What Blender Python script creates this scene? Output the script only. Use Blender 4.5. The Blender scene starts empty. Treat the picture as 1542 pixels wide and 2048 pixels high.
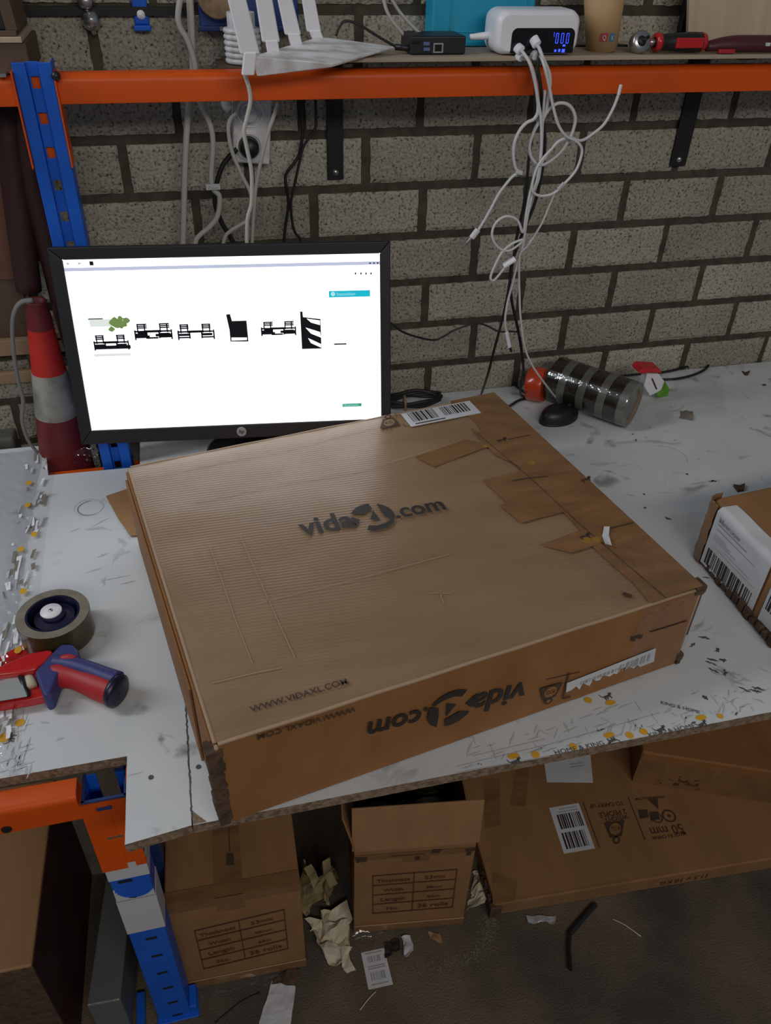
import bpy, bmesh, math, random
from mathutils import Vector, Matrix, noise
random.seed(7)
S = bpy.context.scene
COL = S.collection
V = Vector

# ------------------------------------------------------------------ camera
CAM_F, CAM_YAW, CAM_PITCH, CAM_ROLL = 1599.56, 0.2555, 0.6532, 0.0320
CAM_P = V((0.0, -1.6038, 0.9291))
def cam_axes():
    y, p, r = CAM_YAW, CAM_PITCH, CAM_ROLL
    f = V((math.sin(y)*math.cos(p), math.cos(y)*math.cos(p), -math.sin(p)))
    rt = V((math.cos(y), -math.sin(y), 0)); up = rt.cross(f)
    return (math.cos(r)*rt + math.sin(r)*up, -math.sin(r)*rt + math.cos(r)*up, f)
AX_R, AX_U, AX_F = cam_axes()
cd = bpy.data.cameras.new('camera')
cd.sensor_fit = 'VERTICAL'; cd.sensor_height = 36.0; cd.lens = CAM_F/2048*36.0
cd.clip_start = 0.02; cd.clip_end = 50
cam = bpy.data.objects.new('camera', cd); COL.objects.link(cam)
cam.matrix_world = Matrix(((AX_R.x, AX_U.x, -AX_F.x, CAM_P.x), (AX_R.y, AX_U.y, -AX_F.y, CAM_P.y),
                           (AX_R.z, AX_U.z, -AX_F.z, CAM_P.z), (0, 0, 0, 1)))
S.camera = cam
def at(px, py, X=None, Y=None, Z=None):
    """point of the named plane that the photograph shows at pixel (px, py)"""
    d = AX_R*((px-771)/CAM_F) - AX_U*((py-1024)/CAM_F) + AX_F
    if Z is not None: t = (Z-CAM_P.z)/d.z
    elif Y is not None: t = (Y-CAM_P.y)/d.y
    else: t = (X-CAM_P.x)/d.x
    return CAM_P + d*t

# ------------------------------------------------------------------ world, lamps, exposure
w = bpy.data.worlds.new('hall_light'); S.world = w; w.use_nodes = True
w.node_tree.nodes['Background'].inputs[0].default_value = (0.80, 0.88, 1.0, 1)
w.node_tree.nodes['Background'].inputs[1].default_value = 0.11
def lamp(name, loc, target, sx, sy, energy, color):
    l = bpy.data.lights.new(name, 'AREA'); l.shape = 'RECTANGLE'; l.size = sx; l.size_y = sy
    l.energy = energy; l.color = color
    o = bpy.data.objects.new(name, l); COL.objects.link(o); o.location = loc
    o.rotation_euler = (V(target)-V(loc)).to_track_quat('-Z', 'Y').to_euler()
    return o
lamp('fluorescent_tube_light', (-1.75, -0.45, 1.85), (0.2, -0.45, 0.0), 0.25, 1.5, 20.5, (0.90, 0.96, 1.0))
lamp('hall_ceiling_light', (0.5, -3.4, 2.15), (0.5, 0.0, 0.25), 2.6, 0.55, 35, (1.0, 0.93, 0.83))
S.view_settings.view_transform = 'Standard'; S.view_settings.look = 'None'
S.view_settings.gamma = 1.0; S.view_settings.use_curve_mapping = False
S.view_settings.exposure = 0.0

# ------------------------------------------------------------------ materials
def mat(name, color, rough=0.6, metal=0.0, spec=0.5, var=None, bump=None, emit=None, coat=0.0):
    m = bpy.data.materials.new(name); m.use_nodes = True
    nt = m.node_tree; N = nt.nodes; L = nt.links; b = N['Principled BSDF']
    b.inputs['Base Color'].default_value = (*color, 1); b.inputs['Roughness'].default_value = rough
    b.inputs['Metallic'].default_value = metal; b.inputs['Specular IOR Level'].default_value = spec
    b.inputs['Coat Weight'].default_value = coat; b.inputs['Coat Roughness'].default_value = 0.08
    if emit:
        b.inputs['Emission Color'].default_value = (*emit[0], 1); b.inputs['Emission Strength'].default_value = emit[1]
    tc = None
    if var or bump:
        tc = N.new('ShaderNodeTexCoord')
    if var:      # (scale, color2, contrast lo, hi, stretch xyz)
        mp = N.new('ShaderNodeMapping'); L.new(tc.outputs['Object'], mp.inputs[0])
        if len(var) > 4: mp.inputs['Scale'].default_value = var[4]
        n = N.new('ShaderNodeTexNoise'); n.inputs['Scale'].default_value = var[0]; n.inputs['Detail'].default_value = 6
        L.new(mp.outputs[0], n.inputs['Vector'])
        r = N.new('ShaderNodeValToRGB'); r.color_ramp.elements[0].position = var[2]; r.color_ramp.elements[1].position = var[3]
        r.color_ramp.elements[0].color = (*var[1], 1); r.color_ramp.elements[1].color = (*color, 1)
        L.new(n.outputs['Fac'], r.inputs[0]); L.new(r.outputs[0], b.inputs['Base Color'])
    if bump:     # (scale, strength, distance)
        n = N.new('ShaderNodeTexNoise'); n.inputs['Scale'].default_value = bump[0]; n.inputs['Detail'].default_value = 8
        L.new(tc.outputs['Object'], n.inputs['Vector'])
        bp = N.new('ShaderNodeBump'); bp.inputs['Strength'].default_value = bump[1]; bp.inputs['Distance'].default_value = bump[2]
        L.new(n.outputs['Fac'], bp.inputs['Height']); L.new(bp.outputs[0], b.inputs['Normal'])
    return m

def clear_mat(name, gloss=0.12, tint=(1, 1, 1), rough=0.08, milk=0.0, milkcol=(0.8, 0.8, 0.8), bump=60):
    m = bpy.data.materials.new(name); m.use_nodes = True
    nt = m.node_tree; N = nt.nodes; L = nt.links; N.remove(N['Principled BSDF'])
    tr = N.new('ShaderNodeBsdfTransparent'); tr.inputs[0].default_value = (*tint, 1)
    gl = N.new('ShaderNodeBsdfGlossy'); gl.inputs['Roughness'].default_value = rough
    df = N.new('ShaderNodeBsdfDiffuse'); df.inputs[0].default_value = (*milkcol, 1)
    a = N.new('ShaderNodeMixShader'); a.inputs[0].default_value = milk
    L.new(tr.outputs[0], a.inputs[1]); L.new(df.outputs[0], a.inputs[2])
    c = N.new('ShaderNodeMixShader'); c.inputs[0].default_value = gloss
    L.new(a.outputs[0], c.inputs[1]); L.new(gl.outputs[0], c.inputs[2])
    tc = N.new('ShaderNodeTexCoord'); n = N.new('ShaderNodeTexNoise'); n.inputs['Scale'].default_value = bump
    L.new(tc.outputs['Object'], n.inputs['Vector'])
    bp = N.new('ShaderNodeBump'); bp.inputs['Strength'].default_value = 0.5; bp.inputs['Distance'].default_value = 0.004
    L.new(n.outputs['Fac'], bp.inputs['Height']); L.new(bp.outputs[0], gl.inputs['Normal'])
    L.new(c.outputs[0], N['Material Output'].inputs['Surface'])
    return m

def brick_mat():
    m = mat('concrete_brick', (0.30, 0.275, 0.235), rough=0.95, spec=0.15)
    nt = m.node_tree; N = nt.nodes; L = nt.links; b = N['Principled BSDF']
    tc = N.new('ShaderNodeTexCoord')
    n1 = N.new('ShaderNodeTexNoise'); n1.inputs['Scale'].default_value = 185; n1.inputs['Detail'].default_value = 5; n1.inputs['Roughness'].default_value = 0.6
    n2 = N.new('ShaderNodeTexNoise'); n2.inputs['Scale'].default_value = 6; n2.inputs['Detail'].default_value = 4
    L.new(tc.outputs['Object'], n1.inputs['Vector']); L.new(tc.outputs['Object'], n2.inputs['Vector'])
    r1 = N.new('ShaderNodeValToRGB'); e = r1.color_ramp.elements
    e[0].position = 0.34; e[0].color = (0.06, 0.052, 0.042, 1); e[1].position = 0.56; e[1].color = (0.41, 0.382, 0.325, 1)
    el = r1.color_ramp.elements.new(0.42); el.color = (0.285, 0.265, 0.222, 1)
    L.new(n1.outputs['Fac'], r1.inputs[0])
    geo = N.new('ShaderNodeNewGeometry')
    ad = N.new('ShaderNodeMath'); ad.operation = 'MULTIPLY_ADD'; ad.inputs[1].default_value = 0.35; ad.inputs[2].default_value = 0.72
    L.new(geo.outputs['Random Per Island'], ad.inputs[0])
    ad2 = N.new('ShaderNodeMath'); ad2.operation = 'MULTIPLY_ADD'; ad2.inputs[1].default_value = 0.5
    L.new(n2.outputs['Fac'], ad2.inputs[0]); L.new(ad.outputs[0], ad2.inputs[2])
    mx = N.new('ShaderNodeMix'); mx.data_type = 'RGBA'; mx.blend_type = 'MULTIPLY'; mx.inputs[0].default_value = 1
    L.new(r1.outputs[0], mx.inputs[6]); L.new(ad2.outputs[0], mx.inputs[7]); L.new(mx.outputs[2], b.inputs['Base Color'])
    bp = N.new('ShaderNodeBump'); bp.inputs['Strength'].default_value = 0.9; bp.inputs['Distance'].default_value = 0.006
    L.new(n1.outputs['Fac'], bp.inputs['Height']); L.new(bp.outputs[0], b.inputs['Normal'])
    return m

def cardboard(name, color, dark, wave_axis='Y', wave_scale=75, wave=0.5, rough=0.62, spec=0.25):
    """kraft board: faint flute lines across one object axis, cloudy fibre colour"""
    m = mat(name, color, rough=rough, spec=spec)
    nt = m.node_tree; N = nt.nodes; L = nt.links; b = N['Principled BSDF']
    tc = N.new('ShaderNodeTexCoord')
    n = N.new('ShaderNodeTexNoise'); n.inputs['Scale'].default_value = 9; n.inputs['Detail'].default_value = 7
    mp = N.new('ShaderNodeMapping'); mp.inputs['Scale'].default_value = (0.5, 2.2, 1) if wave_axis == 'Y' else (2.2, 0.5, 1)
    L.new(tc.outputs['Object'], mp.inputs[0]); L.new(mp.outputs[0], n.inputs['Vector'])
    r = N.new('ShaderNodeValToRGB'); r.color_ramp.elements[0].position = 0.3; r.color_ramp.elements[1].position = 0.62
    r.color_ramp.elements[0].color = (*dark, 1); r.color_ramp.elements[1].color = (*color, 1)
    L.new(n.outputs['Fac'], r.inputs[0])
    wv = N.new('ShaderNodeTexWave'); wv.bands_direction = wave_axis; wv.inputs['Scale'].default_value = wave_scale
    wv.inputs['Distortion'].default_value = 1.2; wv.inputs['Detail'].default_value = 2
    L.new(tc.outputs['Object'], wv.inputs['Vector'])
    rr = N.new('ShaderNodeMapRange'); rr.inputs[3].default_value = 1 - 0.16*wave; rr.inputs[4].default_value = 1.0
    L.new(wv.outputs['Fac'], rr.inputs[0])
    mx = N.new('ShaderNodeMix'); mx.data_type = 'RGBA'; mx.blend_type = 'MULTIPLY'; mx.inputs[0].default_value = 1
    L.new(r.outputs[0], mx.inputs[6]); L.new(rr.outputs[0], mx.inputs[7]); L.new(mx.outputs[2], b.inputs['Base Color'])
    bp = N.new('ShaderNodeBump'); bp.inputs['Strength'].default_value = 0.25*wave; bp.inputs['Distance'].default_value = 0.002
    L.new(wv.outputs['Fac'], bp.inputs['Height']); L.new(bp.outputs[0], b.inputs['Normal'])
    return m

def melamine():
    m = mat('white_melamine', (0.66, 0.69, 0.72), rough=0.42, spec=0.4)
    nt = m.node_tree; N = nt.nodes; L = nt.links; b = N['Principled BSDF']
    tc = N.new('ShaderNodeTexCoord')
    n1 = N.new('ShaderNodeTexNoise'); n1.inputs['Scale'].default_value = 11; n1.inputs['Detail'].default_value = 9; n1.inputs['Distortion'].default_value = 1.4
    L.new(tc.outputs['Object'], n1.inputs['Vector'])
    r1 = N.new('ShaderNodeValToRGB'); e = r1.color_ramp.elements
    e[0].position = 0.27; e[0].color = (0.28, 0.28, 0.27, 1); e[1].position = 0.40; e[1].color = (0.66, 0.69, 0.72, 1)
    L.new(n1.outputs['Fac'], r1.inputs[0])
    n2 = N.new('ShaderNodeTexNoise'); n2.inputs['Scale'].default_value = 3; n2.inputs['Detail'].default_value = 3
    L.new(tc.outputs['Object'], n2.inputs['Vector'])
    mr = N.new('ShaderNodeMapRange'); mr.inputs[1].default_value = 0.3; mr.inputs[2].default_value = 0.7; mr.inputs[3].default_value = 0.86; mr.inputs[4].default_value = 1.0
    L.new(n2.outputs['Fac'], mr.inputs[0])
    mx = N.new('ShaderNodeMix'); mx.data_type = 'RGBA'; mx.blend_type = 'MULTIPLY'; mx.inputs[0].default_value = 1
    L.new(r1.outputs[0], mx.inputs[6]); L.new(mr.outputs[0], mx.inputs[7]); L.new(mx.outputs[2], b.inputs['Base Color'])
    return m

M = dict(
    brick=brick_mat(),
    mortar=mat('mortar', (0.090, 0.080, 0.063), 0.95, spec=0.1, var=(40, (0.062, 0.055, 0.044), .35, .65), bump=(120, .6, .004)),
    floor=mat('worn_floor', (0.170, 0.128, 0.088), 0.85, spec=0.2, var=(4.5, (0.078, 0.068, 0.058), .38, .62), bump=(260, .9, .004)),
    white=melamine(),
    chip=mat('chipboard_edge', (0.27, 0.19, 0.13), 0.9, var=(140, (0.13, 0.085, 0.055), .35, .6), bump=(200, .8, .003)),
    orange=mat('orange_paint', (0.68, 0.088, 0.004), 0.42, spec=0.3, var=(7, (0.54, 0.072, 0.005), .3, .6)),
    blue=mat('blue_paint', (0.012, 0.115, 0.62), 0.42, spec=0.3, var=(9, (0.010, 0.09, 0.50), .3, .6)),
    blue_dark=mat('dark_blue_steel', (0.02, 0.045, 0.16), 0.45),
    whitepaint=mat('white_tape_wrap', (0.55, 0.55, 0.60), 0.5, bump=(40, .2, .003)),
    black=mat('black_plastic', (0.012, 0.012, 0.014), 0.42, bump=(400, .1, .001)),
    blackmetal=mat('black_metal', (0.012, 0.012, 0.013), 0.5, metal=0.2),
    bezel=mat('monitor_bezel', (0.010, 0.011, 0.015), 0.5),
    hole=mat('dark_hollow', (0.006, 0.006, 0.006), 0.9),
    steel=mat('steel', (0.55, 0.55, 0.56), 0.3, metal=0.95, var=(30, (0.4, 0.4, 0.4), .3, .7)),
    galv=mat('galvanised_steel', (0.50, 0.56, 0.56), 0.4, metal=0.6),
    wplas=mat('white_plastic', (0.80, 0.80, 0.86), 0.38),
    wdirty=mat('grubby_white_plastic', (0.76, 0.76, 0.80), 0.42, var=(26, (0.50, 0.49, 0.50), .36, .56, (1, 3, 1))),
    wcable=mat('white_cable', (0.60, 0.60, 0.62), 0.45),
    ghose=mat('grey_hose_rubber', (0.16, 0.15, 0.145), 0.6),
    gcable=mat('aged_white_cable', (0.48, 0.47, 0.44), 0.5),
    bcable=mat('black_cable', (0.010, 0.010, 0.011), 0.5),
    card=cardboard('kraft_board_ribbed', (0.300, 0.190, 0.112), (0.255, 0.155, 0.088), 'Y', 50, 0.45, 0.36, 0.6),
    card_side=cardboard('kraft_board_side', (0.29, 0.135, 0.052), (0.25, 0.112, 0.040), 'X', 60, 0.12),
    card_dark=cardboard('kraft_board_plain', (0.30, 0.158, 0.072), (0.25, 0.128, 0.056), 'X', 60, 0.12),
    card_low=cardboard('kraft_board_light', (0.36, 0.20, 0.098), (0.31, 0.165, 0.078), 'X', 60, 0.12),
    card_torn=mat('torn_board_edge', (0.105, 0.06, 0.035), 0.9, var=(60, (0.05, 0.03, 0.02), .35, .6), bump=(90, .9, .006)),
    card_crease=mat('creased_board', (0.37, 0.25, 0.16), 0.7),
    tape=mat('brown_packing_tape', (0.250, 0.130, 0.058), 0.26, spec=0.6, var=(13, (0.185, 0.095, 0.042), .34, .62, (1, 3, 1)), bump=(35, .35, .004)),
    ink=mat('black_print', (0.028, 0.022, 0.020), 0.6),
    inkb=mat('brown_black_print', (0.06, 0.034, 0.020), 0.7),
    inkred=mat('red_brown_print', (0.115, 0.035, 0.018), 0.7),
    paper=mat('white_paper', (0.60, 0.61, 0.64), 0.7, var=(20, (0.52, 0.53, 0.56), .3, .6)),
    cream=mat('cream_paper', (0.62, 0.56, 0.43), 0.7, var=(12, (0.50, 0.43, 0.31), .3, .6)),
    amber=mat('amber_tape_waste', (0.36, 0.28, 0.14), 0.25, spec=0.6, var=(16, (0.16, 0.12, 0.06), .35, .6)),
    film=clear_mat('clear_film', 0.075),
    filmsheet=clear_mat('bubble_film', 0.16, milk=0.40, milkcol=(0.62, 0.66, 0.72), rough=0.18, bump=160),
    filmgrey=clear_mat('grey_shrink_film', 0.16, milk=0.55, milkcol=(0.22, 0.24, 0.26), rough=0.22, bump=50),
    red=mat('red_paint', (0.50, 0.016, 0.018), 0.22, spec=0.6),
    redrub=mat('red_rubber', (0.40, 0.018, 0.022), 0.5, bump=(300, .15, .001)),
    orangered=mat('orange_red_plastic', (0.52, 0.045, 0.012), 0.25, spec=0.6, coat=0.4),
    bluerub=mat('blue_rubber', (0.035, 0.040, 0.17), 0.5, bump=(300, .15, .001)),
    navy=mat('navy_plastic', (0.008, 0.008, 0.035), 0.35),
    tapeclear=mat('tape_roll_side', (0.24, 0.215, 0.175), 0.35, var=(60, (0.19, 0.165, 0.13), .35, .65)),
    tapeolive=mat('olive_tape_face', (0.050, 0.040, 0.016), 0.18, spec=0.6),
    tapebrown=mat('brown_tape_face', (0.022, 0.018, 0.011), 0.2, spec=0.6),
    tapegrey=mat('grey_tape_face', (0.15, 0.15, 0.132), 0.25, spec=0.6, var=(25, (0.10, 0.10, 0.088), .35, .6)),
    cyan=mat('cyan_plastic', (0.008, 0.36, 0.58), 0.45, var=(5, (0.008, 0.30, 0.50), .3, .7)),
    kraftcup=mat('kraft_paper_cup', (0.47, 0.30, 0.145), 0.65),
    ply=mat('plywood', (0.50, 0.41, 0.31), 0.65, var=(6, (0.43, 0.34, 0.25), .3, .7, (9, 1, 0.6))),
    shelfwood=mat('shelf_plywood', (0.42, 0.345, 0.27), 0.7, var=(7, (0.34, 0.27, 0.20), .3, .7, (0.5, 6, 1))),
    boardred=mat('red_brown_board', (0.17, 0.075, 0.042), 0.7, var=(6, (0.11, 0.045, 0.028), .3, .7)),
    wood=mat('pale_pallet_wood', (0.34, 0.23, 0.14), 0.8, var=(8, (0.24, 0.155, 0.09), .3, .7, (.5, 5, 5))),
    woodbrown=mat('brown_board', (0.115, 0.07, 0.045), 0.75, var=(8, (0.08, 0.05, 0.032), .3, .7)),
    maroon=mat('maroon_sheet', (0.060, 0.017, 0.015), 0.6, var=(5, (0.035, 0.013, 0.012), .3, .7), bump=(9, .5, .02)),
    maroon2=mat('dark_red_plastic', (0.07, 0.012, 0.016), 0.45),
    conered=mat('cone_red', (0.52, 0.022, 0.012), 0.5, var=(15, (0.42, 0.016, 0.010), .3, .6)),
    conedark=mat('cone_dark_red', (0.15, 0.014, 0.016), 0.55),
    conewhite=mat('cone_reflective_band', (0.34, 0.33, 0.29), 0.5, var=(18, (0.14, 0.14, 0.125), .38, .62)),
    greygrime=mat('grey_bin', (0.09, 0.088, 0.078), 0.8, var=(20, (0.045, 0.045, 0.04), .35, .65)),
    yellow=mat('yellow_print', (0.68, 0.36, 0.02), 0.5),
    greyink=mat('grey_scuffed_print', (0.30, 0.31, 0.32), 0.6),
    darkink=mat('scuffed_black_print', (0.085, 0.087, 0.09), 0.6),
    stain=mat('table_grime', (0.47, 0.485, 0.49), 0.6), scuff=mat('faint_scuff', (0.46, 0.475, 0.485), 0.6),
    redp=mat('red_plastic', (0.55, 0.02, 0.03), 0.35),
    greenp=mat('green_plastic', (0.09, 0.30, 0.015), 0.35),
    bluepl=mat('blue_bin_plastic', (0.010, 0.045, 0.20), 0.45),
    cork=mat('cork', (0.28, 0.19, 0.115), 0.8, var=(70, (0.17, 0.11, 0.065), .35, .6)),
    stickred=mat('red_sticker', (0.36, 0.04, 0.06), 0.5), stickblue=mat('blue_sticker', (0.05, 0.20, 0.36), 0.5),
    usbblue=mat('usb_blue', (0.10, 0.14, 0.30), 0.5),
    sawdust=mat('sawdust', (0.22, 0.20, 0.13), 0.9),
    screen=mat('lit_screen', (0.02, 0.02, 0.02), 0.3, emit=((0.92, 0.96, 1.0), 2.0)),
    scr_bar=mat('screen_title_bar', (0.02, 0.02, 0.02), 0.3, emit=((0.56, 0.60, 0.78), 0.9)),
    scr_dark=mat('screen_dark_pixels', (0.006, 0.007, 0.012), 0.3),
    scr_grey=mat('screen_grey_pixels', (0.02, 0.02, 0.02), 0.3, emit=((0.50, 0.53, 0.58), 0.9)),
    scr_pale=mat('screen_pale_pixels', (0.02, 0.02, 0.02), 0.3, emit=((0.80, 0.85, 0.80), 0.9)),
    scr_green=mat('screen_leaf_green', (0.02, 0.02, 0.02), 0.3, emit=((0.16, 0.26, 0.07), 0.9)),
    scr_cyan=mat('screen_cyan_button', (0.02, 0.02, 0.02), 0.3, emit=((0.0, 0.52, 0.68), 0.9)),
    scr_teal=mat('screen_green_button', (0.02, 0.02, 0.02), 0.3, emit=((0.03, 0.36, 0.20), 0.9)),
    scr_text=mat('screen_button_text', (0.02, 0.02, 0.02), 0.3, emit=((0.45, 0.85, 0.92), 0.9)),
    led=mat('blue_led', (0.0, 0.0, 0.02), 0.3, emit=((0.03, 0.07, 1.0), 2.2)),
    panel=mat('gloss_black_panel', (0.006, 0.006, 0.008), 0.12),
)

# ------------------------------------------------------------------ mesh building
class MB:
    def __init__(s): s.v = []; s.f = []; s.mi = []
    def add(s, vs, fs, mi=0):
        b = len(s.v); s.v += [V(p) for p in vs]
        for f in fs: s.f.append(tuple(b+i for i in f)); s.mi.append(mi)
        return s
    def hexa(s, p, mi=0, top=None):        # p: bottom 4 ccw, top 4 ccw
        s.add(p, [(3, 2, 1, 0)], mi); s.f.pop(); s.mi.pop(); b = len(s.v)-8
        for k, f in enumerate(((3, 2, 1, 0), (4, 5, 6, 7), (0, 1, 5, 4), (1, 2, 6, 5), (2, 3, 7, 6), (3, 0, 4, 7))):
            s.f.append(tuple(b+i for i in f)); s.mi.append(top if (top is not None and k == 1) else mi)
        return s
    def box(s, x0, x1, y0, y1, z0, z1, X=None, mi=0, top=None):
        p = [(x0, y0, z0), (x1, y0, z0), (x1, y1, z0), (x0, y1, z0), (x0, y0, z1), (x1, y0, z1), (x1, y1, z1), (x0, y1, z1)]
        p = [V(q) for q in p]
        if X: p = [X @ q for q in p]
        return s.hexa(p, mi, top)
    def quad(s, a, b, c, d, mi=0): return s.add([a, b, c, d], [(0, 1, 2, 3)], mi)
    def prism(s, pts, h, X=None, mi=0, side=None):   # pts 2d ccw, from z=h[0] to z=h[1]
        n = len(pts); vs = [V((x, y, h[0])) for x, y in pts]+[V((x, y, h[1])) for x, y in pts]
        if X: vs = [X @ q for q in vs]
        sm = mi if side is None else side
        b = len(s.v); s.v += vs
        s.f.append(tuple(b+i for i in reversed(range(n)))); s.mi.append(sm)
        s.f.append(tuple(b+n+i for i in range(n))); s.mi.append(mi)
        for i in range(n):
            j = (i+1) % n; s.f.append((b+i, b+j, b+n+j, b+n+i)); s.mi.append(sm)
        return s
    def lathe(s, prof, seg=40, X=None, mi=0, mis=None, closed=False):
        b = len(s.v); n = len(prof)
        for i in range(seg):
            a = 2*math.pi*i/seg
            for r, z in prof:
                q = V((r*math.cos(a), r*math.sin(a), z)); s.v.append(X @ q if X else q)
        m = n if closed else n-1
        for i in range(seg):
            k = (i+1) % seg
            for j in range(m):
                j2 = (j+1) % n
                s.f.append((b+i*n+j, b+k*n+j, b+k*n+j2, b+i*n+j2)); s.mi.append(mis[j] if mis else mi)
        return s
    def tube(s, pts, r, seg=8, smooth=4, closed=False, mi=0, flat=1.0):
        pts = [V(p) for p in pts]
        if smooth > 1: pts = catmull(pts, smooth, closed)
        n = len(pts); b = len(s.v); prev = None
        for i, p in enumerate(pts):
            t = (pts[(i+1) % n] if (closed or i < n-1) else p) - (pts[i-1] if (closed or i > 0) else p)
            if t.length < 1e-9: t = V((0, 0, 1))
            t.normalize()
            if prev is None:
                prev = t.orthogonal().normalized()
            u = prev - t*prev.dot(t)
            u = u.normalized() if u.length > 1e-6 else t.orthogonal().normalized()
            prev = u; w_ = t.cross(u)
            rr = r(i/(n-1)) if callable(r) else r
            for k in range(seg):
                a = 2*math.pi*k/seg; s.v.append(p + u*(rr*math.cos(a)) + w_*(rr*flat*math.sin(a)))
        for i in range(n if closed else n-1):
            j = (i+1) % n
            for k in range(seg):
                l = (k+1) % seg; s.f.append((b+i*seg+k, b+i*seg+l, b+j*seg+l, b+j*seg+k)); s.mi.append(mi)
        if not closed:
            s.f.append(tuple(b+k for k in reversed(range(seg)))); s.mi.append(mi)
            s.f.append(tuple(b+(n-1)*seg+k for k in range(seg))); s.mi.append(mi)
        return s
    def grid(s, fn, nu, nv, mi=0):
        b = len(s.v)
        for j in range(nv+1):
            for i in range(nu+1): s.v.append(V(fn(i/nu, j/nv)))
        for j in range(nv):
            for i in range(nu):
                a = b+j*(nu+1)+i; s.f.append((a, a+1, a+nu+2, a+nu+1)); s.mi.append(mi)
        return s
    def text(s, body, p0, p1, up, hs=1.0, bold=0.0, shear=0.0, lift=0.0004, mi=0, center=False):
        """lettering whose baseline runs p0 -> p1; up = reading-up hint"""
        cu = bpy.data.curves.new('lettering', 'FONT'); cu.body = body; cu.offset = bold; cu.shear = shear; cu.resolution_u = 3
        ob = bpy.data.objects.new('lettering', cu); COL.objects.link(ob)
        me = bpy.data.meshes.new_from_object(ob.evaluated_get(bpy.context.evaluated_depsgraph_get()))
        bpy.data.objects.remove(ob); bpy.data.curves.remove(cu)
        if not me.vertices: return s
        x0 = min(q.co.x for q in me.vertices); x1 = max(q.co.x for q in me.vertices)
        p0 = V(p0); p1 = V(p1); ex = p1-p0; sc = ex.length/(x1-x0); ex = ex.normalized()
        ey = V(up) - ex*ex.dot(V(up)); ey.normalize(); ez = ex.cross(ey)
        vs = [p0 + ex*((q.co.x-x0)*sc) + ey*(q.co.y*sc*hs) + ez*lift for q in me.vertices]
        s.add(vs, [tuple(p.vertices) for p in me.polygons], mi)
        bpy.data.meshes.remove(me)
        return s

def catmull(p, k, closed=False):
    n = len(p); out = []
    rng = range(n if closed else n-1)
    for i in rng:
        p0 = p[i-1] if (closed or i > 0) else p[0]*2-p[1]
        p1 = p[i]; p2 = p[(i+1) % n]
        p3 = p[(i+2) % n] if (closed or i+2 < n) else p[-1]*2-p[-2]
        for j in range(k):
            t = j/k
            out.append(0.5*((2*p1)+(p2-p0)*t+(2*p0-5*p1+4*p2-p3)*t*t+(3*p1-p0-3*p2+p3)*t*t*t))
    if not closed: out.append(p[-1])
    return out

def wpos(o):
    q = V((0, 0, 0))
    while o: q += o.location; o = o.parent
    return q

def obj(name, mb, mats, parent=None, smooth=False, bevel=0.0, seg=2, base=None, solid=0.0):
    """link a mesh (built in world coordinates) as ONE object"""
    if parent: org = wpos(parent)
    elif base is not None: org = V(base)
    else:
        lo = V([min(p[i] for p in mb.v) for i in range(3)]); hi = V([max(p[i] for p in mb.v) for i in range(3)])
        org = V(((lo.x+hi.x)/2, (lo.y+hi.y)/2, lo.z))
    me = bpy.data.meshes.new(name)
    me.from_pydata([tuple(p-org) for p in mb.v], [], mb.f)
    for m_ in (mats if isinstance(mats, (list, tuple)) else [mats]): me.materials.append(M[m_] if isinstance(m_, str) else m_)
    me.polygons.foreach_set('material_index', mb.mi)
    if smooth: me.polygons.foreach_set('use_smooth', [True]*len(me.polygons))
    me.update()
    o = bpy.data.objects.new(name, me); COL.objects.link(o)
    if parent: o.parent = parent
    else: o.location = org
    if solid:
        sm = o.modifiers.new('solidify', 'SOLIDIFY'); sm.thickness = solid; sm.offset = 0
    if bevel:
        bm = o.modifiers.new('bevel', 'BEVEL'); bm.width = bevel; bm.segments = seg; bm.limit_method = 'ANGLE'; bm.angle_limit = math.radians(40)
        if not smooth:
            me.polygons.foreach_set('use_smooth', [True]*len(me.polygons)); bm.harden_normals = True
    return o
def obj_each(name, mb, mats, parent, gap=0.004, **kw):
    """every separate mark of mb becomes a part of its own (marks closer than gap stay together)"""
    par = list(range(len(mb.v)))
    def root(i):
        while par[i] != i: par[i] = par[par[i]]; i = par[i]
        return i
    for f in mb.f:
        for i in f[1:]: par[root(i)] = root(f[0])
    isl = {}
    for k, f in enumerate(mb.f): isl.setdefault(root(f[0]), []).append(k)
    I = []
    for fs in isl.values():
        P = [mb.v[i] for k in fs for i in mb.f[k]]
        I.append([fs, [min(p[c] for p in P) for c in range(3)], [max(p[c] for p in P) for c in range(3)]])
    done = False
    while not done:
        done = True
        for a in range(len(I)):
            for b in range(a+1, len(I)):
                if all(I[a][1][c]-gap <= I[b][2][c] and I[b][1][c]-gap <= I[a][2][c] for c in range(3)):
                    I[a] = [I[a][0]+I[b][0], [min(x, y) for x, y in zip(I[a][1], I[b][1])], [max(x, y) for x, y in zip(I[a][2], I[b][2])]]; I.pop(b); done = False; break
            if not done: break
    for fs, _lo, _hi in I:
        m = MB(); mp = {}
        for k in fs:
            for i in mb.f[k]:
                if i not in mp: mp[i] = len(m.v); m.v.append(mb.v[i])
            m.f.append(tuple(mp[i] for i in mb.f[k])); m.mi.append(mb.mi[k])
        obj(name, m, mats, parent, **kw)
def tag(o, label=None, cat=None, group=None, kind=None):
    if label: o['label'] = label
    if cat: o['category'] = cat
    if group: o['group'] = group
    if kind: o['kind'] = kind
    return o
def thing(name, label, cat, loc, group=None):
    o = bpy.data.objects.new(name, None); o.empty_display_size = 0.02; COL.objects.link(o); o.location = V(loc)
    return tag(o, label, cat, group)
def T(x, y, z): return Matrix.Translation((x, y, z))
def RZ(a): return Matrix.Rotation(a, 4, 'Z')
def RX(a): return Matrix.Rotation(a, 4, 'X')
def RY(a): return Matrix.Rotation(a, 4, 'Y')
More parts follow.
